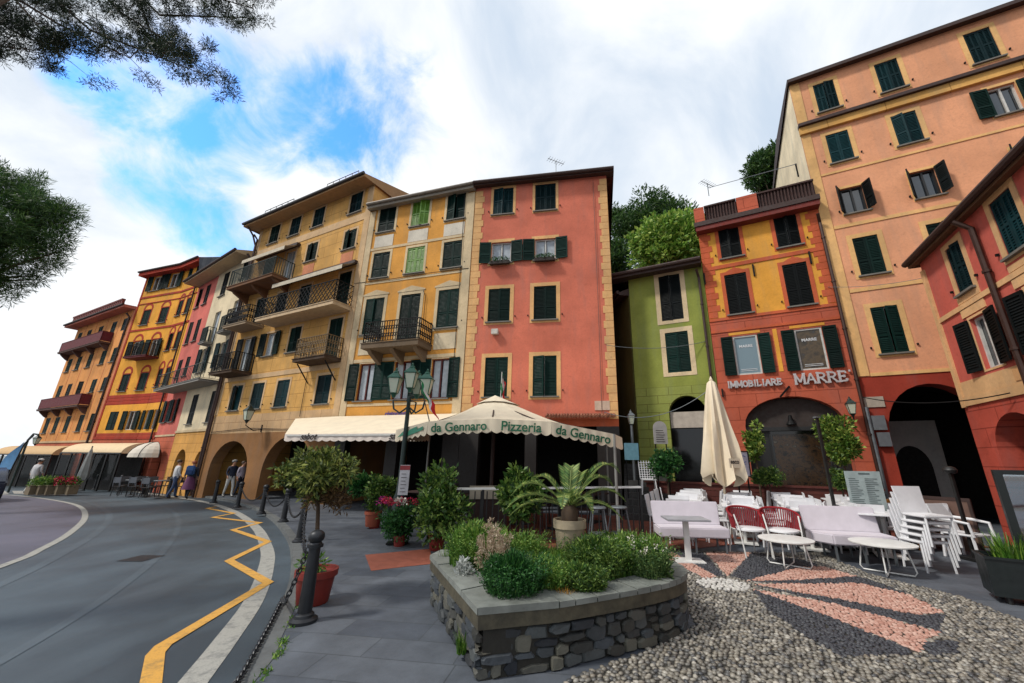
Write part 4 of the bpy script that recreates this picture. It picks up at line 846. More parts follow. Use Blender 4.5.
for r in (LF, B_, C_, RF): MB().bar(apex-Vector((0,0,.12)), r+(apex-r)*.03-Vector((0,0,.1)), .03).build('rib', DKWOOD, um)
MB().tube([(apex.x,apex.y,0), apex-Vector((0,0,.05))], .05, 8).build('pole', DKWOOD, um)
# cream awning on the ochre and yellow houses
aw = thing('awning', (0,0,0), 0, 'wide cream awning with scalloped edge and dark script, above the leafy potted tree', 'awning')
nb = Vector((YEL.d.y, -YEL.d.x, 0)).normalized(); dl = YEL.d.normalized(); pl = YEL.L+nb*2.5
def onpl(px, py): r = ray(px, py); t = (pl-EYE).dot(nb)/r.dot(nb); return EYE+r*t
f0 = onpl(285,434.5); f1 = onpl(418,432.5); f1.z = f0.z = (f0.z+f1.z)/2; w0 = f0+(-nb*2.3)+Vector((0,0,.85)); w1 = f1-nb*2.42+Vector((0,0,.85)); b = MB()
tt = (ARC.L+ARC.d*.99); w0b = Vector((ARC.L.x+ARC.d.x*.72, ARC.L.y+ARC.d.y*.72, w0.z)) + Vector((ARC.d.y,-ARC.d.x,0)).normalized()*.08; wj = Vector((tt.x, tt.y, w0.z))+nb*.08
b.add([f0, f1, w1, wj, w0b], [(0,1,2,3),(0,3,4)]); b.build('canvas', CANV, aw); valance(f0, f1, .2, 16, paint('canvas_pale', S(230,216,204), .85, .95), aw, sc=.045); valance(w0b, f0, .14, 6, CANV, aw, sc=.03)
blk_t = paint('script_dark', S(46,34,34), .7)
for t in (.2, .87): text(None, 'sabot', .30, blk_t, aw, frame(f0.lerp(f1, t)+nb*.03+Vector((0,0,-.09)), dl, (0,0,1)), .003, .004, .35)
MB().bar(f0.lerp(f1,.02)-Vector((0,0,.05)), f1-Vector((0,0,.05)), .05).build('front_bar', FRW, aw)
# sign letters on the yellow house and on the agency
text(None, 'ristorante', .26, paint('sign_purple', S(92,74,150), .5), YEL.o, Matrix.Translation((2.72,-.05,3.27)) @ Matrix.Rotation(R(90),4,'X'), .015, .004, .3)
GL = {'I': [((.2,0),(.2,1))], 'M': [((.08,0),(.08,1)),((.08,1),(.45,.15)),((.45,.15),(.82,1)),((.82,1),(.82,0))], 'O': [], 'B': [((.1,0),(.1,1))], 'L': [((.1,0),(.1,1)),((.1,.04),(.62,.04)),((.62,.04),(.62,.26))],
      'A': [((.05,0),(.4,1)),((.4,1),(.75,0)),((.2,.36),(.6,.36))], 'R': [((.1,0),(.1,1)),((.32,.48),(.72,0))], 'E': [((.1,0),(.1,1)),((.1,.04),(.62,.04)),((.1,.96),(.6,.96)),((.1,.5),(.46,.5)),((.6,.96),(.6,.76)),((.62,.04),(.62,.26)),((.46,.62),(.46,.38))]}
WID = {'I': .4, 'M': .9, 'O': .8, 'B': .72, 'L': .7, 'A': .8, 'R': .78, 'E': .72}
SERIF = {'I': [(.2,0),(.2,1)], 'M': [(.08,0),(.82,0),(.08,1),(.82,1)], 'B': [(.08,0),(.08,1)], 'L': [(.1,0),(.1,1)], 'A': [(.05,0),(.75,0)], 'R': [(.1,0),(.1,1),(.74,0)], 'E': [(.1,0),(.1,1)]}
def serif_word(b, word, u, z, s, th, gap=.12):
    def arc(cx, cz, rx, rz, a0, a1, k=10): return [(cx+rx*math.cos(R(a0+(a1-a0)*i/k)), cz+rz*math.sin(R(a0+(a1-a0)*i/k))) for i in range(k+1)]
    i = 0
    for ch in word:
        segs = list(GL[ch])
        curves = {'O': [arc(.4,.5,.34,.48,0,360,16)], 'B': [[(.1,.96)]+arc(.34,.74,.24,.22,90,-90)+[(.1,.52)], [(.1,.5)]+arc(.36,.26,.28,.24,90,-90)+[(.1,.03)]], 'R': [[(.1,.96)]+arc(.36,.73,.28,.23,90,-90)+[(.1,.5)]]}.get(ch, [])
        for c in curves: segs += list(zip(c[:-1], c[1:]))
        for sx, sz in SERIF.get(ch, []): segs.append(((sx-.13, sz), (sx+.13, sz)))
        for (x0, z0), (x1, z1) in segs:
            thin = th*(.75 if abs(z1-z0) < .2 else 1); i += 1; e = .0002*i
            b.bar((u+x0*s, -.06-e, z+z0*s), (u+x1*s, -.06-e, z+z1*s), thin, .05)
        u += (WID[ch]+gap)*s
    return u
SGN = paint('sign_letter', S(196,190,190), .4)
b = MB(); ue = serif_word(b, 'IMMOBILIARE', .3, 4.02, .19, .038, .075); b.build('lettering', SGN, MAR.o); b = MB(); serif_word(b, 'MARRE', 2.22, 4.0, .31, .06, .09); b.build('lettering', SGN, MAR.o); MB().box(3.62, 3.66, -.07, -.03, 4.28, 4.34).build('apostrophe_dot', SGN, MAR.o)
wt = paint('letter_white', S(226,228,230), .5)
for c in (1.02, 2.82):
    for zz_, s_, t in ((5.42, .13, 'MARRE'),): text(None, t, s_, wt, MAR.o, Matrix.Translation((c,.045,zz_)) @ Matrix.Rotation(R(90),4,'X'), .002, .003)
    b = MB()
    for k in range(2): b.box(c-.24, c+.24, .04, .048, 4.56+k*.05, 4.575+k*.05)
    b.build('small_print', wt, MAR.o)
for c, m in ((1.02, 'poster_blue'), (2.82, 'poster_photo')):
    nn = NT(m); nn.col(S(118,140,150) if c < 2 else nn.ramp(nn.noise(3.2, 6, .6), [(.3, S(20,18,16)), (.5, S(88,70,44)), (.62, S(46,38,28)), (.75, S(96,112,126))])); nn.rough(.2); MB().box(c-.335, c+.335, .052, .06, 4.48, 5.74).build('poster', nn.m, MAR.o)
# wall lanterns
def wall_lantern(h, u, z, s, label, out=.5, hang=False):
    M = Matrix.Translation(h.L) @ Matrix.Rotation(h.rz, 4, 'Z'); o = thing('wall_lantern', M @ Vector((u,0,z)), h.rz, label, 'wall lantern', 'wall lanterns')
    MB().tube([(0,-.01,-.35*s),(0,-out*.5,-.45*s),(0,-out,-.2*s),(0,-out,0)], .02, 6).bar((0,-.01,-.5*s),(0,-.01,-.1*s),.05).build('bracket', IRON, o); m1, m2 = MB(), MB(); lantern(m1, m2, (0,-out,.1*s), s); q = m2.build('lantern', CIGD, o); m1.build('glass', LGL, q)
wall_lantern(ARC, 4.35, 3.1, .8, 'green iron wall lantern between the arches of the ochre house', .7); wall_lantern(MAR, 3.42, 2.95, .55, 'small black wall lantern right of the agency arch', .35)
# things in the alley: lamp, blue sign, oval menu sign
q = P(633,452,13.6); o = thing('alley_lamp', (q.x,q.y,.5), 0, 'pale lamp post with white lantern in the dark alley', 'street lamp'); MB().tube([(0,0,0),(0,0,2.3)], .05, 8).build('post', LEAD, o); m1, m2 = MB(), MB(); lantern(m1, m2, (0,0,2.35), .55); x = m2.build('lantern', LEAD, o); m1.build('glass', LGL, x)
def panel(name, tl, br, Y, mat, label, cat, thick=.03, stand=True, frame_=None, tilt=0, extra=None, rz=0):
    a, c = P(*tl, Y), P(*br, Y); w_ = abs(c.x-a.x); h_ = abs(a.z-c.z); o = thing(name, ((a.x+c.x)/2, Y, 0), rz, label, cat); z0 = min(a.z, c.z)
    pn = MB().box(-w_/2, w_/2, -thick/2, thick/2, z0, z0+h_).build('panel', mat, o)
    if frame_:
        b = MB(); e = .03
        for r in ((-w_/2-e, -w_/2, z0-e, z0+h_+e), (w_/2, w_/2+e, z0-e, z0+h_+e), (-w_/2, w_/2, z0-e, z0), (-w_/2, w_/2, z0+h_, z0+h_+e)): b.box(r[0], r[1], -thick/2-.01, thick/2+.01, r[2], r[3])
        b.build('frame', frame_, o)
    if stand: MB().bar((-w_/2+.05,.03,0),(-w_/2+.05,.03,z0+h_*.5),.03).bar((w_/2-.05,.03,0),(w_/2-.05,.03,z0+h_*.5),.03).box(-w_/2,w_/2,-.2,.25,0.005,.03).build('stand', IRON, o)
    return o, w_, h_, z0
panel('sign', (624,443), (639,460), 12.9, paint('sign_blue', S(110,160,176), .5), 'pale blue rectangular sign at the foot of the dark alley', 'sign')
o, w_, h_, z0 = panel('menu_sign', (653,428), (668,444), 12.6, paint('menu_grey', S(172,168,164), .7), 'grey arch topped menu sign standing against the green house', 'sign')
at_ = MB().lathe([(w_/2,0),(w_/2,.03)], (0,0,0), 20).build('arch_top', MATS['menu_grey'], o); at_.rotation_euler.x = R(90); at_.location = (0,.014,z0+h_)
b = MB()
for k in range(6): b.box(-w_*.33, w_*.3-.02*(k % 3), -.02, -.016, z0+h_*(.12+.14*k), z0+h_*(.16+.14*k))
b.build('text_lines', blk_t, o)
# closed beige parasol
q = P(722,470,10.3); o = thing('closed_parasol', (q.x,q.y,0), .3, 'folded beige parasol standing among the white tables', 'parasol'); zt = P(705,380,10.3).z; zb = 1.2
MB().tube([(0,0,0),(0,0,zt-.1)], .03, 10).box(-.3,.3,-.3,.3,.012,.08).build('pole', paint('pole_beige', S(196,180,156), .5), o)
b = MB(); N_ = 32; prof = [(zt, .03), (zt-.08, .10), (zt-.5, .17), (zt-1.1, .25), (zt-1.7, .33), (zb+.12, .40), (zb, .38)]
V = []
for j, (z, r) in enumerate(prof):
    for k in range(N_):
        a = 2*math.pi*k/N_; f = 1+(.34*math.cos(8*a+.3*j)+.12*math.sin(3*a+j))*min(1, j/3); zz_ = z+(.16*math.sin(4*a+1) if j >= 5 else 0); V.append((r*f*math.cos(a), r*f*math.sin(a), zz_))
b.add(V, [(j*N_+k, j*N_+(k+1) % N_, (j+1)*N_+(k+1) % N_, (j+1)*N_+k) for j in range(len(prof)-1) for k in range(N_)]); cn = b.build('canvas', CANV, o, True)
MB().lathe([(.05,0),(.03,.05),(.01,.1)], (0,0,zt), 10).build('finial', CANV, o)
b = MB(); b.box(-.17,.17,-.46,-.45,zb+.30,zb+.52); pt = b.build('printed_flap', CANV, o); text(None, 'asco', .14, blk_t, pt, Matrix.Translation((0,-.463,zb+.44)) @ Matrix.Rotation(R(90),4,'X'), .002, .004)
# ------------------------------------------------------------------ white terrace furniture
def leg4(o, mat, w_, d_, h_, r=.016, splay=.03, y0=0):
    for sx in (-1, 1):
        for sy in (-1, 1): MB().tube([(sx*(w_/2), y0+sy*d_/2, h_), (sx*(w_/2+splay), y0+sy*(d_/2+splay), 0)], r, 6).build('leg', mat, o)
def make_chair(label, group):
    o = thing('terrace_chair', (0,0,0), 0, label, 'chair', group)          # faces +y, back at -y
    MB().box(-.225,.225,-.21,.22,.415,.455).build('seat', WHT, o, bevel=.012)
    b = MB(); pts = [(-.20,.44),(-.22,.58),(-.265,.87)]
    for (y0, z0), (y1, z1) in zip(pts[:-1], pts[1:]): b.add([(-.215,y0,z0),(.215,y0,z0),(.23,y1,z1),(-.23,y1,z1),(-.215,y0-.025,z0),(.215,y0-.025,z0),(.23,y1-.025,z1),(-.23,y1-.025,z1)], [(0,1,2,3),(7,6,5,4),(3,2,6,7),(0,3,7,4),(1,5,6,2)])
    b.build('backrest', WHTC, o)
    leg4(o, WHT, .40, .38, .42, .017, .02); return o
CH = make_chair('white chair with solid slab back at the white terrace tables', 'white chairs at the terrace tables'); first = True
def make_table(label):
    o = thing('cafe_table', (0,0,0), 0, label, 'table', 'white tables on the terrace'); MB().box(-.38,.38,-.38,.38,.715,.745).build('tabletop', WHT, o, bevel=.006); MB().tube([(0,0,.02),(0,0,.715)], .035, 10).build('pedestal', WHTM, o); MB().box(-.22,.22,-.22,.22,.012,.035).build('base', WHTM, o); return o
TB = make_table('white square cafe table among the white chairs'); tfirst = True
dM = Vector((.893,-.451,0)); nM = Vector((.451,.893,0)); rnd = random.Random(11); ZT = .013
for j, ni in enumerate((4, 4, 5, 4)):
    for i in range(ni):
        c = Vector((3.4,9.45,0)) + dM*(i*1.17-.02*j) + nM*(j*.95); c.z = ZT; a0 = math.atan2(dM.y, dM.x)+rnd.uniform(-.1,.1)
        if tfirst: TB.location = c; TB.rotation_euler.z = a0; tfirst = False
        else: dup(TB, c, a0)
        for k in range(4):
            if (j, i, k) in ((0,1,3),(0,2,3),(0,3,3),(0,3,0),(3,0,1),(3,1,1),(3,2,1),(3,3,1),(3,3,0),(2,4,0),(1,1,2)): continue
            ang = a0+k*math.pi/2+rnd.uniform(-.15,.15); off = .55+rnd.uniform(-.05,.1); p = c+Vector((math.cos(ang),math.sin(ang),0))*off; rz = ang+math.pi/2
            if first: CH.location = p; CH.rotation_euler.z = rz; first = False
            else: dup(CH, p, rz)
# stack of chairs
sb = G(930, 570); names = ['bottom white chair of the tall stack beside the lilac bench', 'second white chair from the bottom of the tall stack', 'middle white chair of the tall stack of five', 'fourth white chair up in the tall stack', 'topmost white chair of the tall stack, its seat open to the sky']
for k in range(5): c = dup(CH, (sb.x+.012*k, sb.y-.035*k, .1*k), R(178), names[k]); c['group'] = 'stacked white chairs'
# lilac benches
def bench(px, w_, rz, label, chamfer=0):
    q = G(*px); o = thing('upholstered_bench', (q.x,q.y,0), rz, label, 'bench', 'lilac benches'); x0, x1 = -w_/2, w_/2
    poly = [(x0,0),(x1,0),(x1,.56),(x0,.56)] if not chamfer else [(x0+chamfer,0),(x1,0),(x1,.56),(x0,.56),(x0,.3)]
    MB().prism(poly, .28, .45).build('seat', LIL, o, bevel=.02); MB().add([(x0,.46,.44),(x1,.46,.44),(x1+.02,.58,.86),(x0-.02,.58,.86),(x0,.56,.44),(x1,.56,.44),(x1+.02,.64,.86),(x0-.02,.64,.86)], [(0,1,2,3),(7,6,5,4),(3,2,6,7),(0,3,7,4),(1,5,6,2),(0,4,5,1)]).build('backrest', LIL, o, bevel=.015)
    for x in np.linspace(x0+.12+chamfer*.6, x1-.08, 3):
        for y in (.06, .52): MB().bar((x,y,0),(x,y,.28),.03).build('leg', LEAD, o)
    return o
bench((697,555), 1.28, R(-5), 'lilac bench with straight back behind the white pedestal table'); bench((864,565), 1.2, R(-12), 'long lilac bench with cut corner before the menu board', .22)
# pedestal table, low tables, red chairs
q = G(689,562); o = thing('pedestal_table', (q.x,q.y,.004), R(-4), 'square white pedestal table in front of the lilac bench', 'table'); MB().box(-.36,.36,-.26,.26,.66,.69).build('tabletop', paint('table_grey', S(176,176,182), .5), o, bevel=.005); MB().box(-.045,.045,-.03,.03,.03,.66).build('column', WHTM, o); MB().box(-.24,.24,-.17,.17,.004,.03).build('base', WHTM, o, bevel=.006)
def low_table(px, r, h_, label):
    q = G(*px); o = thing('low_table', (q.x,q.y,.01), .4, label, 'table', 'low round white tables'); MB().lathe([(r-.02,h_-.03),(r,h_-.02),(r,h_-.004),(r-.015,h_)], (0,0,0), 36).build('tabletop', WHTM, o, True)
    for a in (0, 1): 
        c_, s_ = math.cos(a*math.pi/2+.4), math.sin(a*math.pi/2+.4); f = lambda t, z: (c_*t, s_*t, z); MB().tube([f(-r*.62,h_-.03), f(-r*.78,.06), f(-r*.7,.012), f(r*.7,.012), f(r*.78,.06), f(r*.62,h_-.03)], .011, 6).build('leg', WHTM, o)
low_table((790,567), .41, .42, 'low round white table before the red corded chairs'); low_table((889,574), .43, .44, 'low round white table before the long lilac bench')
def red_chair(px, rz, label):
    q = G(*px); o = thing('corded_armchair', (q.x,q.y,.01), rz, label, 'chair', 'red corded chairs'); fr = MB(); cd = MB(); N_ = 30; R0, R1 = .27, .33
    P_ = lambda t, z: ((R0+(R1-R0)*(z-.44)/.36)*math.cos(t)*1.05, -.02+(R0+(R1-R0)*(z-.44)/.36)*math.sin(t), z)
    A0, A1 = R(-8), R(188)
    for i in range(N_+1): t = A0+(A1-A0)*i/N_; zt = .80-.14*abs((i/N_-.5)*2)**2.2; cd.tube([P_(t,.46), P_(t+.02*math.sin(i),zt)], .0105, 5)
    cd.tube([P_(A0+(A1-A0)*i/24, .80-.14*abs((i/24-.5)*2)**2.2) for i in range(25)], .02, 6); cd.build('backrest', RED, o)
    fr.tube([P_(A0+(A1-A0)*i/24, .45) for i in range(25)], .014, 6)
    for sx in (-1, 1): fr.tube([(sx*.29,-.06,.70),(sx*.27,-.16,.44),(sx*.25,-.22,0)], .013, 6).tube([(sx*.22,.2,.45),(sx*.25,.28,0)], .013, 6)
    fr.build('leg_frame', WHTM, o); MB().lathe([(.25,.425),(.262,.435),(.26,.46),(.24,.47)], (0,-.02,0), 28).build('seat', WHT, o, True); return o
red_chair((752,556), R(6), 'red corded armchair nearer the pedestal table'); red_chair((786,558), R(-14), 'red corded armchair beside the long lilac bench')
# menu board on the terrace
o, w_, h_, z0 = panel('menu_board', (846,471), (886,512), 8.3, paint('menu_pale', S(176,192,192), .4), 'large pale printed menu board behind the long lilac bench', 'menu board', frame_=None, rz=R(-12)); b = MB(); rnd = random.Random(5)
for c in (-.3, .02):
    for k in range(17): b.box(c*w_*1.45, c*w_*1.45+w_*rnd.uniform(.2,.36), -.019, -.0155, z0+h_*(.05+k*.047), z0+h_*(.065+k*.047))
b.box(-.12*w_,.2*w_,-.02,-.0155,z0+h_*.92,z0+h_*.955).build('text_lines', paint('text_grey', S(96,110,112), .6), o)
o, w_, h_, z0 = panel('notice_board', (733,452), (750,476), 10.9, paint('notice_white', S(196,194,212), .5), 'white notice board with blue handwriting beside the folded parasol', 'notice board', frame_=FRD); b = MB(); rnd = random.Random(8)
for k in range(7):
    z = z0+h_*(.1+.12*k); pts = [(-w_*.36+i*w_*.08, -.019, z+rnd.uniform(-.02,.03)) for i in range(rnd.randint(6, 10))]; b.tube(pts, .007, 4)
b.build('handwriting', paint('ink_blue', S(60,70,160), .5), o)
# black posts
def post(px0, px1, Y, label, head):
    a, c = P(*px0, Y), P(*px1, Y); o = thing('patio_post', (c.x,Y,0), 0, label, 'post'); MB().box(-.024,.024,-.024,.024,0,a.z).build('shaft', FRD, o); MB().box(-.14,.14,-.14,.14,.004,.05).build('base', FRD, o)
    if head: MB().lathe([(.02,0),(.09,.02),(.11,.07),(.08,.12),(.03,.14)], (0,0,a.z), 14).build('spotlight', FRD, o, True)
    else: MB().box(-.05,.05,-.05,.05,a.z,a.z+.03).build('cap', LEAD, o)
post((820,418), (836,515), 8.5, 'slim black post standing among the white chairs', False); post((957,474), (974,555), 7.7, 'black post with a round spotlight head before the dark red arch', True)
# wooden chairs, wooden screen, armchair, glass screen with planter
WOOD = paint('honey_wood', S(186,128,56), .6); BRW = paint('brown_wood', S(112,84,72), .7)
for k, (px, l) in enumerate((((908,520), 'honey coloured wooden chair by the black spotlight post, left of two'), ((926,520), 'honey coloured wooden chair near the dark arch, right of two'))):
    q = P(*px, 8.75); o = thing('wooden_chair', (q.x,q.y,0), R(200+25*k), l, 'chair', 'wooden chairs by the arch'); MB().box(-.21,.21,-.2,.2,.43,.46).build('seat', WOOD, o); b = MB()
    for z in (.6, .72, .84): b.box(-.2,.2,-.235,-.21,z,z+.07)
    b.bar((-.2,-.22,.44),(-.2,-.24,.95),.035).bar((.2,-.22,.44),(.2,-.24,.95),.035).build('backrest', WOOD, o); leg4(o, WOOD, .36, .34, .43, .018, .01)
qa = G(955,556); o = thing('wooden_screen', (qa.x+.25,qa.y+.5,0), R(-62), 'brown wooden side screen behind the chair stack', 'screen'); MB().box(-.6,.6,-.02,.02,.05,.95).build('panel', BRW, o); MB().bar((-.6,0,0),(-.6,0,1.0),.05).bar((.6,0,0),(.6,0,1.0),.05).bar((-.62,0,.98),(.62,0,.98),.06).build('frame', DKWOOD, o)
q = G(985,562); o = thing('resin_armchair', (q.x+.05,q.y+.25,0), R(195), 'white resin armchair behind the black planter with grasses', 'chair'); MB().box(-.25,.25,-.24,.24,.39,.43).build('seat', WHT, o, bevel=.015); MB().add([(-.24,-.2,.42),(.24,-.2,.42),(.28,-.32,.9),(-.28,-.32,.9),(-.24,-.23,.42),(.24,-.23,.42),(.28,-.35,.9),(-.28,-.35,.9)], [(0,1,2,3),(7,6,5,4),(3,2,6,7),(0,3,7,4),(1,5,6,2)]).build('backrest', WHT, o)
for sx in (-1, 1): MB().tube([(sx*.27,-.27,.66),(sx*.29,.0,.65),(sx*.28,.24,.62),(sx*.27,.26,.4)], .025, 8).build('armrest', WHT, o)
leg4(o, WHT, .46, .44, .4, .025, .03)
n = NT('clear_glass'); tr = n.N.new('ShaderNodeBsdfTransparent'); gl = n.N.new('ShaderNodeBsdfGlossy'); gl.inputs['Roughness'].default_value = .03; gl.inputs[0].default_value = (.8,.9,.95,1); tr.inputs[0].default_value = (.6,.72,.76,1); ms = n.N.new('ShaderNodeMixShader'); fr_ = n.N.new('ShaderNodeFresnel'); fr_.inputs[0].default_value = 1.5
ad = n.N.new('ShaderNodeMath'); ad.inputs[1].default_value = .42; n.L.new(fr_.outputs[0], ad.inputs[0]); n.L.new(ad.outputs[0], ms.inputs[0]); n.L.new(tr.outputs[0], ms.inputs[1]); n.L.new(gl.outputs[0], ms.inputs[2]); n.L.new(ms.outputs[0], n.N['Material Output'].inputs[0]); CLR = n.m
q = G(1001,604); o = thing('planter_box', (q.x-.0,q.y,0), R(-35), 'black trough planter with grasses and a glass windbreak', 'planter'); PLB = paint('planter_black', S(22,30,30), .4)
GP = o
for r in ((0,1.6,0,.03),(0,1.6,.40,.43),): MB().box(r[0],r[1],r[2],r[3],.08,.5).build('side_panel', PLB, o)
MB().box(-.03,0,-.0,.43,.08,.5).build('end_panel', PLB, o); MB().box(1.6,1.63,0,.43,.08,.5).build('end_panel', PLB, o); MB().box(-.04,1.64,-.02,.0,.5,.53).box(-.04,1.64,.43,.45,.5,.53).box(-.04,-.0,0,.43,.5,.53).build('rim', PLB, o); MB().box(.0,1.6,.03,.40,.1,.42).build('soil', SOIL, o)
for x in (.1, 1.5):
    for y in (.06,.37): MB().lathe([(.03,0),(.03,.08)], (x,y,0), 8).build('foot', FRD, o)
MB().box(.36,.44,.30,.38,.42,1.58).box(1.54,1.6,.30,.38,.42,1.58).box(.44,1.54,.32,.36,1.52,1.58).box(.44,1.54,.32,.36,.53,.58).build('frame', PLB, o); MB().box(.44,1.54,.335,.345,.58,1.52).build('pane', CLR, o)
# low red wall with plants before the agency and the green house
o = thing('low_wall', (MAR.L.x,MAR.L.y,0), MAR.rz, 'low dark red boarded wall below the agency arch', 'wall'); b = MB()
for k in range(6): b.box(-2.4, 3.5, -1.15, -1.0, .02+k*.16, .17+k*.16)
b.box(-2.44, 3.54, -1.2, -.95, .98, 1.03).build('boards', paint('boards_red', S(92,36,26), .7), o)
# pizzeria terrace: rail, counter, tables in the dark
a, c = P(442,489,8.5), P(640,487,8.9); o = thing('terrace_railing', (0,0,0), 0, 'terrace railing with a white top board along the pizzeria', 'railing'); d = c-a
MB().bar(a, c, .16, .035).build('rail', WHTM, o)
for k in range(6): p = a.lerp(c, k/5); MB().bar((p.x,p.y,0),(p.x,p.y,p.z-.02),.05).build('post', FRD, o)
b = MB()
for k in range(34): p = a.lerp(c, (k+.5)/34); b.bar((p.x,p.y,.1),(p.x,p.y,p.z-.05),.022)
b.bar(a-Vector((0,0,a.z-.1)), c-Vector((0,0,c.z-.1)), .03).build('balusters', FRD, o)
q = P(488,500,9.6); o = thing('serving_counter', (q.x,q.y,0), R(10), 'cream fronted serving counter under the pizzeria canopy', 'counter'); MB().box(-.42,.42,-.25,.25,0,.8).build('body', DKWOOD, o); MB().box(-.44,.44,-.29,-.25,.78,1.06).build('front_panel', paint('panel_cream_old', S(196,186,164), .7), o); MB().box(-.46,.46,-.24,.29,.8,.84).build('top', MARB, o)
q = P(404,480,8.6); o = thing('menu_stand', (q.x,q.y,0), R(10), 'narrow white menu stand with a red heading by the street lamp', 'menu board'); zt, zb = P(407,465,8.6).z, P(400,495,8.6).z; MB().box(-.1,.1,-.015,.015,zb,zt).build('panel', paint('menu_white', S(206,204,208), .5), o); MB().box(-.1,.1,-.02,-.0155,zt-.1,zt-.01).build('heading', paint('heading_red', S(150,50,54), .5), o); MB().bar((0,.03,0),(0,.03,zb+.2),.04).box(-.2,.2,-.15,.15,.004,.03).build('stand', IRON, o)
b = MB()
for k in range(6): b.box(-.06,.05-.02*(k%2),-.02,-.0155,zb+.06+k*.07,zb+.07+k*.07)
b.build('text_lines', blk_t, o)
def dark_table(px, Y, rz, label):
    q = P(*px, Y); o = thing('dining_table', (q.x,q.y,.012), rz, label, 'table', 'tables under the pizzeria canopy'); MB().box(-.4,.4,-.4,.4,.72,.75).build('tabletop', DKWOOD, o); MB().tube([(0,0,.02),(0,0,.72)], .04, 8).build('pedestal', FRD, o); MB().box(-.25,.25,-.25,.25,0,.03).build('base', FRD, o); return o
dt = None
for k, (x, Y) in enumerate(((455,10.6),(520,11.2),(560,10.4),(590,11.6),(425,11.6))):
    q = P(x,495,Y)
    if dt is None: dt = dark_table((x,495), Y, .2, 'dark wooden dining table in the shade of the pizzeria canopy')
    else: dup(dt, (q.x,q.y,.012), .3*k)
dc_ = thing('dining_chair', (0,0,.012), 0, 'dark wooden chair at the shaded pizzeria tables', 'chair', 'chairs under the pizzeria canopy'); MB().box(-.2,.2,-.2,.2,.43,.46).build('seat', DKWOOD, dc_); b = MB()
for z in (.6,.72,.84): b.box(-.19,.19,-.22,-.2,z,z+.06)
b.bar((-.19,-.21,.44),(-.19,-.23,.94),.03).bar((.19,-.21,.44),(.19,-.23,.94),.03).build('backrest', DKWOOD, dc_); leg4(dc_, DKWOOD, .34, .34, .43, .016, .01); k = 0
for x, Y in ((455,10.6),(520,11.2),(560,10.4),(590,11.6),(425,11.6)):
    q = P(x,495,Y)
    for s in (-1, 1):
        p = (q.x+s*.62,q.y+.1*s,.012)
        if k == 0: dc_.location = p; dc_.rotation_euler.z = R(90)*s
        else: dup(dc_, p, R(90)*s)
        k += 1
bs = thing('bar_stool', (0,0,0), 0, 'tall grey metal bar stool at the end of the white topped railing', 'stool', 'bar stools'); MB().lathe([(.15,.74),(.17,.76),(.15,.78)], (0,0,0), 16).build('seat', LEAD, bs); leg4(bs, LEAD, .2, .2, .74, .013, .09); MB().lathe([(.17,.3),(.18,.31),(.17,.32)], (0,0,0), 16).build('foot_ring', LEAD, bs)
q = P(598,520,8.0); bs.location = (q.x,q.y,.012); q = P(619,520,8.1); dup(bs, (q.x,q.y,.012), .6)
q = P(648,475,12.6); o = thing('garden_chair', (q.x,q.y,.66), R(170), 'white lattice garden chair on the dark stairs', 'chair'); MB().box(-.22,.22,-.2,.2,.42,.45).build('seat', WHT, o); b = MB()
for i in range(7): b.bar((-.22+i*.073,-.2,.44),(-.25+i*.083,-.3,.98),.018); b.bar((-.24,-.2-.012*i,.5+i*.07),(.24,-.2-.012*i,.5+i*.07),.014)
b.build('backrest', WHT, o); leg4(o, WHT, .38, .36, .42, .018, .03)
# overhead cables and aerials
def cable(p, q, sag, label, r=.011, mat=None):
    p, q = Vector(p), Vector(q); return tag(MB().tube([p.lerp(q, t/24)-Vector((0,0,sag*4*(t/24)*(1-t/24))) for t in range(25)], r, 5).build('cable', mat or IRON), label, 'cable')
cable(P(606,345,13.3), P(722,337,13.1), .25, 'thin pale cable strung across the alley at first floor height', .010, LEAD); cable(P(604,412,13.2), P(706,392,12.6), .45, 'sagging string of small lights from the pink house to the green house', .012, LEAD)
cable(P(708,188,16), P(800,163,12.4), .0, 'straight aerial cable rising to the tall peach house', .014, LEAD); cable(P(862,397,10.6), P(1010,393,7.4), .18, 'dark cable hanging past the big dark red arch', .012); cable(P(800,285,12.2), P(985,262,8.2), .3, 'pale wire crossing in front of the tall peach house', .007, LEAD)
def aerial(px, Y, h_, label):
    q = P(*px, Y); o = thing('aerial', (q.x,q.y,q.z), .5, label, 'aerial'); MB().tube([(0,0,0),(0,0,h_)], .02, 6).build('mast', LEAD, o); b = MB().bar((-.5,0,h_*.92),(.5,0,h_*.98),.02)
    for k in range(7): b.bar((-.45+k*.15,-.2,h_*.92+.01*k),(-.45+k*.15,.2,h_*.92+.01*k),.012)
    b.build('antenna', LEAD, o)
aerial((556,176), 17, 1.0, 'metal television aerial on the roof of the pink house'); aerial((709,196), 17, .8, 'metal television aerial behind the orange house parapet')
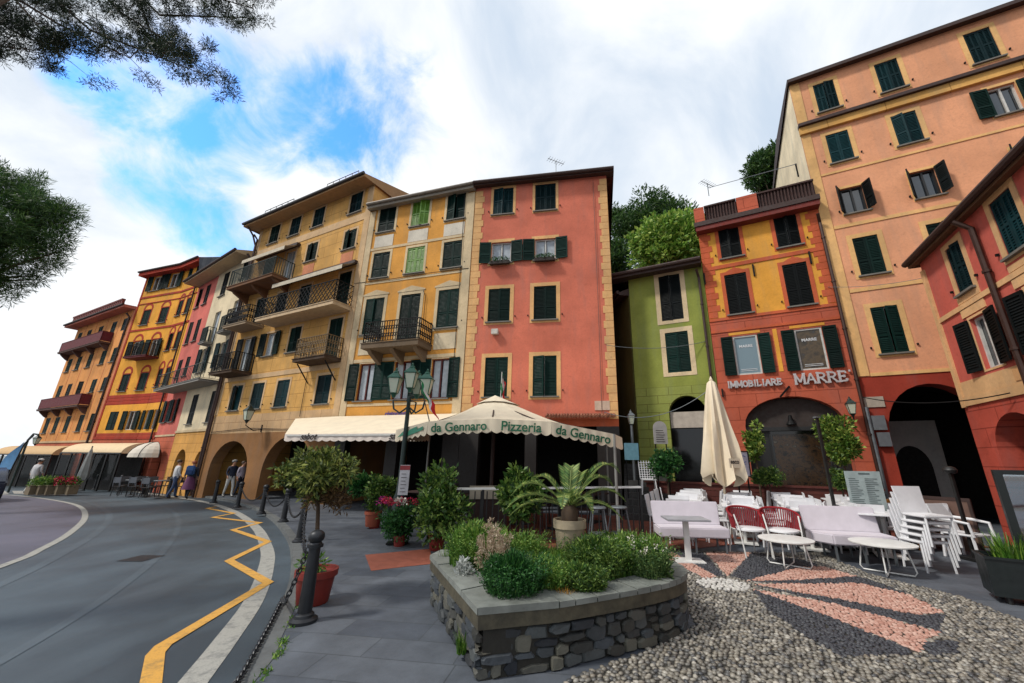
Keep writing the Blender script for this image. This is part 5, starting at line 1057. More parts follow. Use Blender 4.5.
# ------------------------------------------------------------------ vegetation
def leaf_cloud(name, centers, radii, n_, size, asp, mat, parent, seed, up=0.3, shell=.55, fold=.25, loc=None, zflat=1.0):
    """leaves scattered through clumps; each leaf is a folded diamond"""
    r = np.random.RandomState(seed); C = np.asarray(centers, float); Rr = np.asarray(radii, float); pw = Rr**2; pw /= pw.sum(); k = r.choice(len(C), n_, p=pw)
    d = r.normal(size=(n_,3)); d /= np.linalg.norm(d, axis=1)[:,None]; rad = (shell+(1-shell)*r.rand(n_)**.6)*(.85+.3*r.rand(n_)); c = C[k]+d*(Rr[k]*rad)[:,None]*np.array([1,1,zflat])
    a = d+r.normal(size=(n_,3))*.7; a[:,2] += up; a /= np.linalg.norm(a, axis=1)[:,None]; b = np.cross(a, r.normal(size=(n_,3))); b /= np.linalg.norm(b, axis=1)[:,None]; nn_ = np.cross(a, b)
    s = size*(.6+.8*r.rand(n_))[:,None]; w_ = s*asp
    V = np.stack([c, c+a*s*.5+b*w_*.5+nn_*w_*fold, c+a*s, c+a*s*.5-b*w_*.5+nn_*w_*fold], 1).reshape(-1,3); i = np.arange(n_)*4
    return fast_mesh(name, V, np.concatenate([np.stack([i,i+1,i+2,i+3],1)]), mat, parent, None, loc)
def blob(c, r, n_, seed, sub=.45, z=1.0):
    g = np.random.RandomState(seed); d = g.normal(size=(n_,3)); d /= np.linalg.norm(d, axis=1)[:,None]; p = np.array(c)+d*np.array(r)*(g.rand(n_,1)**.45)*.8; return p, np.array([min(r)*sub*(.6+.8*x) for x in g.rand(n_)])
F_OLIVE = leafmat('leaf_olive', S(44,58,26), S(80,98,42), S(152,158,80)); F_SHRUB = leafmat('leaf_shrub', S(34,62,26), S(64,98,38), S(128,152,70)); F_DARK = leafmat('leaf_dark', S(18,56,26), S(36,84,36), S(70,118,54)); F_MEAD = leafmat('leaf_meadow', S(54,92,34), S(90,132,50), S(148,172,84)); F_IVY = leafmat('leaf_ivy', S(54,86,30), S(96,128,48), S(164,178,84)); F_FERN = leafmat('leaf_fern', S(44,76,40), S(76,108,54), S(134,154,90)); F_PINE = leafmat('needle_pine', S(30,58,26), S(52,86,38), S(88,116,54)); F_PINED = leafmat('needle_dark', S(14,24,15), S(26,42,24), S(48,66,38)); F_GRASS = leafmat('grass_blade', S(44,84,24), S(84,130,40), S(140,170,70)); F_DRY = leafmat('dry_plume', S(150,128,104), S(186,166,142), S(206,190,170)); F_SILV = leafmat('silver_leaf', S(150,156,150), S(186,190,186), S(210,212,208)); F_PALM = leafmat('palm_leaf', S(54,88,44), S(96,128,62), S(168,176,96))
BARK = paint('bark', S(84,66,50), .9, .6, scale=14); PETR = island_mat('petal_red', [S(190,24,48), S(214,60,90), S(160,20,70)], .6); PETW = island_mat('petal_white', [S(226,220,206), S(210,206,190)], .6); PETM = island_mat('petal_magenta', [S(190,40,140), S(160,30,110)], .6)
def pot(o, r, h_, mat, rim=.02):
    MB().lathe([(r*.72,0),(r*.76,.01),(r*.93,h_*.78),(r*.94,h_*.8),(r*1.04,h_*.8),(r*1.06,h_),(r*.93,h_),(r*.9,h_*.9)], (0,0,0), 28).build('pot', mat, o, True); MB().lathe([(r*.9,h_*.86),(r*.5,h_*.9),(.01,h_*.91)], (0,0,0), 18).build('soil', SOIL, o)
# little tree in the red pot behind the nearest bollard
q = G(312,603); o = thing('potted_tree', (q.x,q.y,q.z), 0, 'small tree with a spreading olive green crown in a red pot behind the bollard', 'potted tree'); pot(o, .225, .36, TERRA)
ct = P(320,474,5.3); T = Vector((ct.x-q.x, ct.y-q.y, ct.z-q.z))
MB().tube([(0,0,.3),(T.x*.3,T.y*.3,T.z*.4),(T.x*.65,T.y*.65,T.z*.68),(T.x*.9,T.y*.9,T.z-.22),(T.x,T.y,T.z)], [.03,.026,.023,.02,.014], 8).tube([(T.x*.75,T.y*.75,T.z*.75),(T.x+.25,T.y,T.z)], [.018,.008], 6).tube([(T.x*.75,T.y*.75,T.z*.75),(T.x-.3,T.y+.05,T.z-.02)], [.018,.008], 6).build('trunk', BARK, o, True)
c, r = blob((T.x,T.y,T.z), (.56,.46,.34), 34, 2, .42); leaf_cloud('crown', c, r, 5400, .07, .36, F_OLIVE, o, 5, shell=.3); c, r = blob((T.x+.12,T.y,T.z-.3), (.42,.35,.14), 10, 6, .7); leaf_cloud('twig_fringe', c, r, 900, .06, .3, leafmat('leaf_dry', S(60,46,28), S(96,72,44), S(120,96,60)), o, 8, shell=.2)
leaf_cloud('weeds', [(.05,-.12,.44),(-.1,-.1,.44)], [.08,.07], 140, .07, .3, F_MEAD, o, 4)
def potted(name, base, crown, Y, label, mat, pr, ph, leaf, n_, potmat=TERRA, trunk=True, seed=1, blobs=26, sub=.5):
    """crown: pixel box x0,y0,x1,y1 of the foliage"""
    q = G(*base) if Y is None else P(*base, Y); z0 = gz(q.x) if Y is None else (.013); Y = q.y; o = thing(name, (q.x,q.y,z0), 0, label, 'potted plant', 'potted plants of the pizzeria'); pot(o, pr, ph, potmat)
    a, b_ = P(crown[0],crown[1],Y), P(crown[2],crown[3],Y); cx, cz = (a.x+b_.x)/2-q.x, (a.z+b_.z)/2-z0; rx, rz_ = abs(b_.x-a.x)/2, abs(a.z-b_.z)/2
    if trunk: MB().tube([(0,0,ph*.85),(cx*.5,0,(ph+cz)/2),(cx,0,cz)], [.02,.016,.01], 6).build('stem', BARK, o)
    c, r = blob((cx,0,cz), (rx*.86,rx*.8,rz_*.86), blobs, seed, sub); c[:,2] = np.maximum(c[:,2], ph*.8); leaf_cloud('foliage', c, r, n_, leaf, .5, mat, o, seed+3, shell=.35); return o, cx, cz, rx, rz_
potted('potted_shrub', (374,528), (366,464,398,517), None, 'narrow bushy shrub in a small red pot under the cream awning', F_SHRUB, .16, .24, .09, 2200, TERRA, True, 3)
o, cx, cz, rx, rz_ = potted('flower_pot', (399,546), (380,502,419,541), None, 'round green geranium with red and white flowers in a red pot', F_DARK, .13, .2, .06, 3600, TERRA, False, 4, 30)
g = np.random.RandomState(3); 
for nm, m, xs, cnt in (('red_blossom', PETR, (-.8,.9), 420), ('white_blossom', PETW, (-.3,.4), 240), ('magenta_blossom', PETM, (-1.0,-.7), 60)):
    c = [(cx+rx*(xs[0]+(xs[1]-xs[0])*t), g.uniform(-.15,.05), cz+rz_*(1.0+.12*g.rand())) for t in g.rand(12)]; leaf_cloud(nm, c, [.055]*12, cnt, .035, .8, m, o, 6, shell=.5)
potted('potted_shrub', (436,550), (411,463,469,545), None, 'tall leafy camellia like shrub in a red pot beside the stone planter', F_SHRUB, .16, .26, .1, 4200, TERRA, True, 7, 34)
potted('potted_shrub', (520,540), (498,463,546,520), 7.3, 'glossy green shrub behind the stone planter, left of the small palm', F_SHRUB, .18, .3, .1, 3600, TERRA, True, 9, 30)
potted('potted_shrub', (375,500), (352,470,372,500), 10.5, 'dim potted shrub in the shade of the cream awning', F_DARK, .2, .35, .1, 1400, TERRA2, True, 12)
# stone planter with its plants
pl_ = [(-.44,3.58),(.23,3.76),(.98,4.12),(1.45,4.42),(1.68,4.74),(1.70,5.1),(1.52,5.5),(1.15,5.78),(-1.22,5.62),(-1.28,5.35)]
o = thing('stone_planter', (0,0,0), 0, 'low raised planter of dark rubble stone with grey slab coping', 'planter')
crv = [pl_[0]]+cr(pl_[1:8], 4)+pl_[8:]
def inset(poly, d): c = offs(poly+[poly[0], poly[1]], d); return c[1:len(poly)]+[c[len(poly)]] if False else [offs([poly[i-1], poly[i], poly[(i+1) % len(poly)]], d)[1] for i in range(len(poly))]
ins = inset(crv, .07); b = MB(); N_ = len(crv)
for i in range(N_):
    j = (i+1) % N_; a, c, e, f = ins[i], ins[j], inset(crv,.3)[i], inset(crv,.3)[j]; b.add([(a[0],a[1],-.02),(c[0],c[1],-.02),(c[0],c[1],.4),(a[0],a[1],.4),(f[0],f[1],.4),(e[0],e[1],.4)], [(0,1,2,3),(3,2,4,5)])
b.build('core', paint('dark_mortar', S(52,50,44), .95, .6, scale=18), o)
def stones():
    rnd = random.Random(4); b = MB(); zr = [0, .085, .165, .245, .33]
    L_ = [0]; loop = crv+[crv[0]]
    for p, q in zip(loop[:-1], loop[1:]): L_.append(L_[-1]+(Vector(q)-Vector(p)).length)
    tot = L_[-1]
    def at(s):
        s %= tot
        for i in range(len(L_)-1):
            if L_[i] <= s <= L_[i+1]:
                p, q = Vector(loop[i]), Vector(loop[i+1]); t = (s-L_[i])/(L_[i+1]-L_[i]); d = (q-p).normalized(); return p.lerp(q, t), Vector((d.y,-d.x))
    for row in range(4):
        s = row*.05
        while s < tot:
            w_ = rnd.uniform(.08,.27); e = .005; z0 = zr[row]+rnd.uniform(-.03,.02)*(row > 0); z1 = zr[row+1]+rnd.uniform(-.02,.03)*(row < 3); z1 = min(z1, .345); n2 = 9
            pts = []; cx, cz = s+w_/2, (z0+z1)/2
            for k in range(n2): a = 2*math.pi*k/n2+rnd.uniform(-.3,.3); ca, sa = math.cos(a), math.sin(a); m = max(abs(ca), abs(sa))**.95; pts.append((cx+ca/m*(w_/2-e)*rnd.uniform(.94,1.04), cz+sa/m*((z1-z0)/2-e*.6)*rnd.uniform(.9,1.04)))
            out = rnd.uniform(.0,.035); base = len(b.v)
            for sc2, oo in ((1,-.08),(1,out-.012),(.82,out+.008)):
                for (ps, pz) in pts: p, nr = at(cx+(ps-cx)*sc2); z = cz+(pz-cz)*sc2; p = p+nr*(oo-.055); b.v.append((p.x,p.y,max(z,-.01)))
            for r_ in (0, 1):
                for k in range(n2): b.f.append((base+r_*n2+k, base+r_*n2+(k+1)%n2, base+(r_+1)*n2+(k+1)%n2, base+(r_+1)*n2+k)); b.m.append(0)
            b.f.append(tuple(base+2*n2+k for k in range(n2))); b.m.append(0); s += w_
    return b
stones().build('rubble_stone', island_mat('planter_stone', [S(52,56,62), S(96,102,104), S(66,64,58), S(118,116,104), S(42,46,54), S(80,86,92), S(60,60,56)], .65, .4, 0, 7, 26), o, False)
cp_ = MB(); i2 = inset(crv, .34); i3 = inset(crv, .04)
for i in range(N_):
    j = (i+1) % N_; a, c, e, f = crv[i], crv[j], i2[i], i2[j]; n2 = max(1, int((Vector(a)-Vector(c)).length/.45))
    for k in range(n2):
        l = lambda p, q, t: (p[0]+(q[0]-p[0])*t, p[1]+(q[1]-p[1])*t); g_ = .006/max(.2, (Vector(a)-Vector(c)).length); t0, t1 = k/n2+g_, (k+1)/n2-g_; dz = random.Random(i*7+k).uniform(-.006,.006)
        cp_.prism([l(a,c,t0), l(a,c,t1), l(e,f,t1), l(e,f,t0)], .452, .50+dz)
cp_.build('coping', stone('coping_slate', S(132,136,130), 4, var=(.6,1.15)), o)
i4 = inset(crv, .012); b = MB()
for i in range(N_):
    j = (i+1) % N_; a, c, e, f = i4[i], i4[j], i2[i], i2[j]; b.prism([a, c, f, e], .345, .4515)
b.build('coping_bed', stone('coping_bed', S(92,86,68), 7, var=(.35,1.1)), o); MB().prism([(p[0],p[1]) for p in inset(crv,.33)], .2, .44).build('soil', SOIL, o)
def clump(name, px, Y, rx, rz_, label, mat, leaf, asp, n_, seed, up=.5, z0=.44, blobs=14, shell=.3, cat='plant'):
    q = P(px[0], px[1], Y); o = thing(name, (q.x,q.y,z0), 0, label, cat, 'plants in the stone planter'); c, r = blob((0,0,rz_*.75), (rx,rx,rz_*.8), blobs, seed, .55); c[:,2] = np.maximum(c[:,2], .03); leaf_cloud('foliage', c, r, n_, leaf, asp, mat, o, seed, up, shell)
    MB().tube([(0,0,-.05),(.01,0,rz_*.6)], [.012,.006], 5).build('stem', BARK, o)
    if rz_ > .1: sprigs(o, rx*1.08, rz_*1.75, int(800*rx/.3), mat, seed+500)
    return o
def sprigs(o, r_, h_, n_, mat, seed):
    g = np.random.RandomState(seed); V = []; Fq = []
    for i in range(n_):
        a = g.rand()*6.28; rr = r_*math.sqrt(g.rand()); b0 = np.array([rr*math.cos(a)*.8, rr*math.sin(a)*.8, 0]); d = np.array([math.cos(a+g.normal()*.5), math.sin(a+g.normal()*.5), 0]); h = h_*(.35+.75*g.rand()); ln = h*(.1+.5*g.rand()); s = np.array([-d[1], d[0], 0])
        st = [b0+d*ln*t*t+np.array([0,0,h*t*(1-.12*t)]) for t in (0,.35,.7,1)]
        for p, q in zip(st[:-1], st[1:]): k = len(V); V += [p-s*.002, p+s*.002, q+s*.0016, q-s*.0016]; Fq.append([k,k+1,k+2,k+3])
        for t in np.linspace(.45, 1, 7): p = b0+d*ln*t*t+np.array([0,0,h*t*(1-.12*t)]); e = g.normal(size=3); e[2] = abs(e[2])*.7; e /= np.linalg.norm(e); L2 = .022+.02*g.rand(); w2 = np.cross(e, g.normal(size=3)); w2 *= .0055/np.linalg.norm(w2); k = len(V); V += [p, p+e*L2*.5+w2, p+e*L2, p+e*L2*.5-w2]; Fq.append([k,k+1,k+2,k+3])
    fast_mesh('sprigs', V, Fq, mat, o)
def blades(name, px, Y, r_, h_, n_, label, mat, seed, w_=.008, z0=.44, lean=.5):
    q = P(px[0], px[1], Y); g = np.random.RandomState(seed); o = thing(name, (q.x,q.y,z0), 0, label, 'plant', 'plants in the stone planter'); V = []; Fq = []
    for i in range(n_):
        a = g.rand()*6.28; rr = r_*math.sqrt(g.rand()); b0 = np.array([rr*math.cos(a), rr*math.sin(a), 0]); d = np.array([math.cos(a+g.normal()*.6), math.sin(a+g.normal()*.6), 0]); h = h_*(.5+.6*g.rand()); ln = lean*h*g.rand(); s = np.array([-d[1], d[0], 0])*w_*(.6+.8*g.rand()); k = len(V)
        for t in (0,.5,1.0): c = b0+d*ln*t*t+np.array([0,0,h*t*(1-.15*t)]); wt_ = (1-t*.85); V += [c-s*wt_, c+s*wt_]
        Fq += [[k,k+1,k+3,k+2],[k+2,k+3,k+5,k+4]]
    fast_mesh('blades', V, Fq, mat, o); return o
clump('fern_bush', (514,594), 4.02, .28, .2, 'dense dark green feathery bush at the front edge of the stone planter', F_DARK, .06, .16, 12000, 21, 1.1, blobs=13, shell=.1)
blades('tall_grass', (474,548), 5.0, .26, .5, 900, 'tall bright grass at the left back of the stone planter', F_GRASS, 22, .007); clump('green_bush', (474,560), 4.9, .24, .26, 'leafy bright green bush below the tall grass', F_MEAD, .06, .25, 6000, 23, .9, shell=.1)
o = clump('silver_plant', (462,572), 4.55, .11, .10, 'small silver leaved plant on the left coping of the planter', F_SILV, .05, .4, 700, 24, .4)
q = P(492,575,4.35); o = thing('plume_grass', (q.x,q.y,.44), 0, 'dried beige plume grass between the dark feathery bush and the tall grass', 'plant', 'plants in the stone planter'); g = np.random.RandomState(31); b = MB(); cs, rs = [], []
for i in range(9):
    a = g.rand()*6.28; x, y = .10*math.cos(a)*g.rand(), .10*math.sin(a)*g.rand(); h = .28+.24*g.rand(); b.tube([(x,y,0),(x*1.5,y*1.5,h*.6),(x*2,y*2,h)], .004, 4)
    for k in range(5): cs.append((x*2+.01*k*g.normal(), y*2, h-.16+.055*k)); rs.append(.035*(1-.09*k))
b.build('stalk', F_DRY, o); leaf_cloud('plume', cs, rs, 2600, .03, .25, F_DRY, o, 7, .9, .1)
clump('meadow_bush', (560,560), 5.0, .34, .11, 'loose yellow green bush around the foot of the stone palm pot', F_MEAD, .065, .2, 9500, 25, .9, blobs=30, shell=.1)
clump('meadow_bush', (548,588), 4.25, .24, .15, 'low thin leaved plant with a dry orange patch at the front middle', F_MEAD, .05, .25, 2600, 26, .8)
clump('flowering_bush', (597,572), 4.65, .33, .23, 'rounded green bush right of the palm pot with scattered tiny blossoms', F_SHRUB, .06, .25, 10500, 27, .9, blobs=32, shell=.1); o = clump('flowering_bush', (634,575), 4.85, .33, .24, 'wide bush with small white flowers at the right end of the planter', F_MEAD, .06, .22, 9500, 28, .9, blobs=30, shell=.1)
g = np.random.RandomState(4); leaf_cloud('white_blossom', [(g.normal()*.17, g.normal()*.15-.12, .24+.14*g.rand()) for _ in range(30)], [.02]*30, 260, .02, .8, PETW, o, 5)
clump('low_bush', (652,590), 4.6, .2, .2, 'low trailing bush spilling on the right coping of the planter', F_FERN, .05, .35, 2400, 29, .5); clump('low_bush', (585,600), 4.2, .22, .14, 'low dark green cushion at the front of the planter right of the dry patch', F_SHRUB, .045, .4, 3000, 30, .5); clump('low_bush', (520,548), 5.2, .3, .2, 'green undergrowth bush behind the dried plumes', F_MEAD, .06, .35, 3600, 34, .6)
clump('green_bush', (612,550), 5.3, .34, .18, 'green bush at the back right of the planter under the palm fronds', F_SHRUB, .055, .4, 4200, 35, .6); blades('dry_grass', (566,604), 4.05, .09, .12, 160, 'tuft of dry orange grass at the front middle of the planter', leafmat('grass_dry', S(170,120,40), S(206,150,60), S(190,160,90)), 36, .005)
blades('tall_grass', (640,552), 5.1, .14, .34, 160, 'thin seeding grass stems at the right back of the planter', F_FERN, 37, .004); blades('wall_weed', (463,628), 3.95, .05, .2, 90, 'weed growing out of the stone joints on the left side of the planter', F_GRASS, 38, .006, .05)
g = np.random.RandomState(77); V, Fq = [], []; bed = inset(crv, .36)     # low growth covering the soil
while len(Fq) < 9000:
    x, y = g.uniform(-1.2,1.6), g.uniform(3.6,5.7)
    if not inside((x,y), bed): continue
    h_ = (.05+.13*g.rand())*(1.3 if y > 4.6 else .9); a = g.rand()*6.28; d = np.array([math.cos(a), math.sin(a), 0]); s = np.array([-d[1], d[0], 0])*.005; b0 = np.array([x, y, .435]); tp = b0+d*h_*.5*g.rand()+np.array([0,0,h_]); k_ = len(V); V += [b0-s, b0+s, tp+s*.3, tp-s*.3]; Fq.append([k_,k_+1,k_+2,k_+3])
tag(fast_mesh('ground_cover', V, Fq, F_MEAD), kind='stuff')
# palm in its stone pot
q = P(570,548,5.1); o = thing('potted_palm', (q.x,q.y,.5), 0, 'small sago palm with arching fronds in a pale stone pot', 'potted palm'); PT = stone('pot_stone', S(176,160,134), 5); pot(o, .19, .46, PT)
MB().lathe([(.07,.38),(.10,.44),(.105,.54),(.08,.6),(.03,.63)], (0,0,0), 14).build('stem', BARK, o, True); g = np.random.RandomState(6)
az = [(-165,.92,.28),(174,.85,.16),(-178,.8,.42),(155,.65,.5),(100,.42,.6),(75,.36,.62),(55,.5,.55),(30,.9,.66),(12,.82,.34),(-8,.72,.16),(-50,.45,.25),(-110,.45,.3),(20,.7,.5)]
for a, L2, rise in az:
    a = R(a+g.uniform(-8,8)); d = Vector((math.cos(a), math.sin(a)*.8, 0)); V, Fq = [], []; pts = []
    for t in np.linspace(0, 1, 24): pts.append(Vector((0,0,.58))+d*L2*t*(1-.12*t)+Vector((0,0,rise*1.05*math.sin(min(1, t*.85)*math.pi*.62)-.28*t**2.4)))
    for i in range(1, 24):
        t = i/23; tg = (pts[i]-pts[i-1]).normalized(); side = tg.cross(Vector((0,0,1))).normalized(); ln = .115*math.sin(math.pi*min(1, .12+t*.86))**.7
        for sg in (-1, 1):
            for hf in (0, .5):
                p = pts[i]-(pts[i]-pts[i-1])*hf; tip = p+side*sg*ln+tg*ln*.55+Vector((0,0,.035*ln/.15)); k = len(V); m = (p+tip)/2; V += [p, m+tg*.008, tip, m-tg*.008]; Fq.append([k,k+1,k+2,k+3])
    f = fast_mesh('frond', [tuple(v) for v in V], Fq, F_PALM, o); MB().tube(pts[::3]+[pts[-1]], [.009]*7+[.004]*(len(pts[::3])+1-7), 5).build('midrib', F_PALM, f)
# climbers and shrubs by the agency, shrub by the green house
def wall_plant(px0, px1, Y, label, mat, seed, n_, leaf=.1, name='climbing_shrub', zb=0, cat='shrub'):
    a, c = P(*px0, Y), P(*px1, Y); o = thing(name, ((a.x+c.x)/2, Y, zb), 0, label, cat, 'shrubs along the house fronts'); rx, rz_ = abs(c.x-a.x)/2, abs(a.z-c.z)/2; cz = (a.z+c.z)/2-zb
    q, r = blob((0,0,cz), (rx*.9,min(.45,rx),rz_*.9), 24, seed, .42); leaf_cloud('foliage', q, r, n_, leaf, .5, mat, o, seed, .2, .35); MB().tube([(0,.05,0),(.03,.03,max(.2,cz*.7)),(-.02,0,cz+rz_*.5)], [.035,.025,.012], 6).build('stem', BARK, o)
wall_plant((739,413), (768,470), 11.5, 'climbing plant with light leaves left of the agency arch', F_IVY, 41, 1700); wall_plant((816,411), (863,472), 10.6, 'large climbing plant with light leaves right of the agency arch', F_IVY, 42, 3600); wall_plant((745,466), (792,489), 11.0, 'low clipped shrub on the red wall below the agency window', F_SHRUB, 43, 2200, .07, 'low_shrub'); wall_plant((828,468), (852,490), 9.9, 'low shrub between the black post and the pale menu board', F_SHRUB, 44, 1400, .07, 'low_shrub'); wall_plant((648,442), (684,482), 12.2, 'dark shrub at the door of the green house', F_DARK, 45, 2200, .1, 'dark_shrub')
# grasses in the black trough, weeds along the kerb
M = Matrix.Translation(GP.location) @ Matrix.Rotation(R(-35),4,'Z'); g = np.random.RandomState(9)
for k, x in enumerate((.25,.55,.95,1.3)):
    p = M @ Vector((x,.2,.42)); oo = blades('grass_tuft', (0,0), 1, .16, .42, 260, ['bright grass tuft at the left end of the black trough','second bright grass tuft in the black trough','third bright grass tuft in the black trough','last bright grass tuft at the right end of the trough'][k], F_GRASS, 50+k, .009); oo.location = p; oo['group'] = 'grass tufts in the trough'
g = np.random.RandomState(12); kk = offs(kerb, -.19); V, Fq = [], []
for i in range(900):
    j = g.randint(18, 44); t = g.rand()
    if math.sin(j*1.9+t*2)+.5*math.sin(j*5.1+t*5) < -.1: continue
    p = np.array([kk[j][0]+(kk[j+1][0]-kk[j][0])*t, kk[j][1]+(kk[j+1][1]-kk[j][1])*t, 0]); p[2] = gz(p[0])-.0; p[:2] += g.normal(size=2)*.022; d = g.normal(size=3)*.018; d[2] = .01+.025*g.rand(); s = np.array([g.normal(), g.normal(), 0])*.006; k = len(V); V += [p-s, p+s, p+d+s*.3, p+d-s*.3]; Fq.append([k,k+1,k+2,k+3])
w_o = fast_mesh('kerb_weeds', V, Fq, F_MEAD); tag(w_o, kind='stuff')
for k, c in enumerate((1.26, 3.09)):
    leaf_cloud('box_plants', [(c-.3+.1*i, -.18, 9.32+.04*(i % 2)) for i in range(7)], [.1]*7, 420, .06, .5, F_DARK, PNK.o, 150+k)
# ------------------------------------------------------------------ trees
def needles(name, centers, radii, n_, length, mat, parent, seed, width=.006, ups=.2):
    return leaf_cloud(name, centers, radii, n_, length, width/length*6, mat, parent, seed, ups, .15, .0)
def pine(base, crown_c, crown_r, label, mat, seed, blobs, n_, nl, trunk_r=.3, sub=.34, limbs=6, dens=0):
    o = thing('pine_tree', base, 0, label, 'pine tree', 'pine trees'); B = Vector(base); c0 = Vector(crown_c)-B
    c, r = blob(tuple(c0), crown_r, blobs, seed, sub); b = MB(); b.tube([(0,0,0), c0*.5+Vector((.2,0,0)), c0*.85], [trunk_r, trunk_r*.7, trunk_r*.4], 10); g = np.random.RandomState(seed)
    for k in g.choice(len(c), min(limbs, len(c)), replace=False): p = Vector(c[k]); b.tube([c0*.72, c0*.8+(p-c0*.8)*.5+Vector((0,0,-.05)), p], [trunk_r*.28, trunk_r*.16, .015], 6)
    b.build('trunk', BARK, o, True); leaf_cloud('crown', c, r, n_, nl, .11, mat, o, seed+1, .15, .05, .1); return o, c, r
# pine to the left of the road: only its right side is in the picture
cc = P(-16,230,13); pine((cc.x-.5,cc.y+.3,gz(cc.x)), cc, (3.6,2.3,3.6), 'dark pine leaning into the picture at the left edge', F_PINE, 61, 210, 80000, .2, .28, .17, 30)
# pine whose lower boughs hang into the top left corner
o = thing('pine_tree', (-9.5,3.0,gz(-9.5)-.07), 0, 'pine boughs hanging into the top left corner of the view', 'pine tree', 'pine trees'); B = Vector(o.location); b = MB(); cs, rs = [], []; rnd = random.Random(7); TY = 6.0
b.tube([(0,0,0),(.3,.5,4),(.8,1.2,8.2)], [.3,.26,.2], 10); hub = Vector((.8,1.2,8.2))
boughs = [((-30,-30),(60,25),(130,58)), ((10,-40),(90,30),(205,75)), ((60,-50),(120,12),(190,55)), ((90,-50),(160,15),(250,18)), ((140,-60),(190,-10),(252,8)), ((-40,-10),(10,30),(70,55)), ((-60,20),(-10,45),(30,50)), ((120,-50),(150,30),(205,72)), ((-20,-40),(20,5),(55,45))]
for k, ch in enumerate(boughs):
    Yk = TY+.25*(k % 4); pts = [P(*p, Yk)-B for p in ch]; mid = hub.lerp(pts[0], .5)+Vector((0,0,.5)); path = [hub, mid]+pts; b.tube(path, [.07,.055,.035,.022,.008], 6)
    for t in np.linspace(.0, 1, 12):
        p = pts[0].lerp(pts[1], t*2) if t < .5 else pts[1].lerp(pts[2], t*2-1)
        for s in range(3):
            e = p+Vector((rnd.gauss(0,.3), rnd.gauss(0,.25), rnd.gauss(.02,.16)))
            if rnd.random() < .25: continue
            b.tube([p, p.lerp(e,.5)+Vector((0,0,.03)), e], [.008,.006,.003], 4)
            for q in range(4): cs.append(tuple(e+Vector((rnd.gauss(0,.09), rnd.gauss(0,.09), rnd.gauss(0,.06))))); rs.append(rnd.uniform(.07,.15))
b.build('trunk', BARK, o); c = np.array(cs); leaf_cloud('needles', c, rs, 80000, .085, .13, F_PINED, o, 71, .1, .05, .0)
# stone pines and a light green tree on the slope behind the green house
def tree(base, cc, cr_, label, mat, seed, blobs, n_, leaf, name, cat, sub=.36, tr=.25, asp=.5):
    o = thing(name, base, 0, label, cat, 'trees behind the houses'); c0 = Vector(cc)-Vector(base); c, r = blob(tuple(c0), cr_, blobs, seed, sub); rg = random.Random(seed)
    for _ in range(5):
        an = rg.uniform(0, 6.28); off = (c0.x+cr_[0]*.8*math.cos(an), c0.y+cr_[1]*.6*math.sin(an), c0.z+cr_[2]*rg.uniform(-.5,.75)); f_ = rg.uniform(.3,.5); c2, r2 = blob(off, tuple(v*f_ for v in cr_), max(6, blobs//5), seed+_*7+1, sub); c = np.concatenate([c, c2]); r = np.concatenate([r, r2*1.2])
    b = MB().tube([(0,0,0), c0*.6+Vector((.1,0,0)), c0], [tr, tr*.7, tr*.3], 8); g = np.random.RandomState(seed)
    for k in g.choice(len(c), 8, replace=False): b.tube([c0*.7, Vector(c[k])], [tr*.3, .02], 5)
    b.build('trunk', BARK, o); leaf_cloud('crown', c, r, n_, leaf, asp, mat, o, seed+1, .2, .4)
cc = P(660,232,27); tree((cc.x,27,3), cc, (4.1,3,3.5), 'big dark stone pine crown rising behind the light green tree', F_PINE, 81, 90, 30000, .3, 'stone_pine', 'pine tree', .3, .35, .3)
cc = P(612,262,25); tree((cc.x+.3,25,3), cc, (1.3,1.5,1.7), 'dark pine shoulder close beside the corner of the pink house', F_PINE, 83, 30, 7000, .3, 'stone_pine', 'pine tree', .36, .3, .3)
cc = P(676,246,21); tree((cc.x,21,2.5), cc, (2.9,1.9,2.6), 'light green broadleaf tree behind the roof of the green house', leafmat('leaf_light', S(70,110,38), S(118,158,60), S(176,194,96)), 82, 80, 22000, .26, 'broadleaf_tree', 'tree', .34)
cc = P(772,172,24); tree((cc.x,24,3), cc, (2.0,2,1.7), 'dark pine crown peeping out beside the tall peach house', F_PINE, 84, 50, 14000, .3, 'stone_pine', 'pine tree', .34, .3, .3)
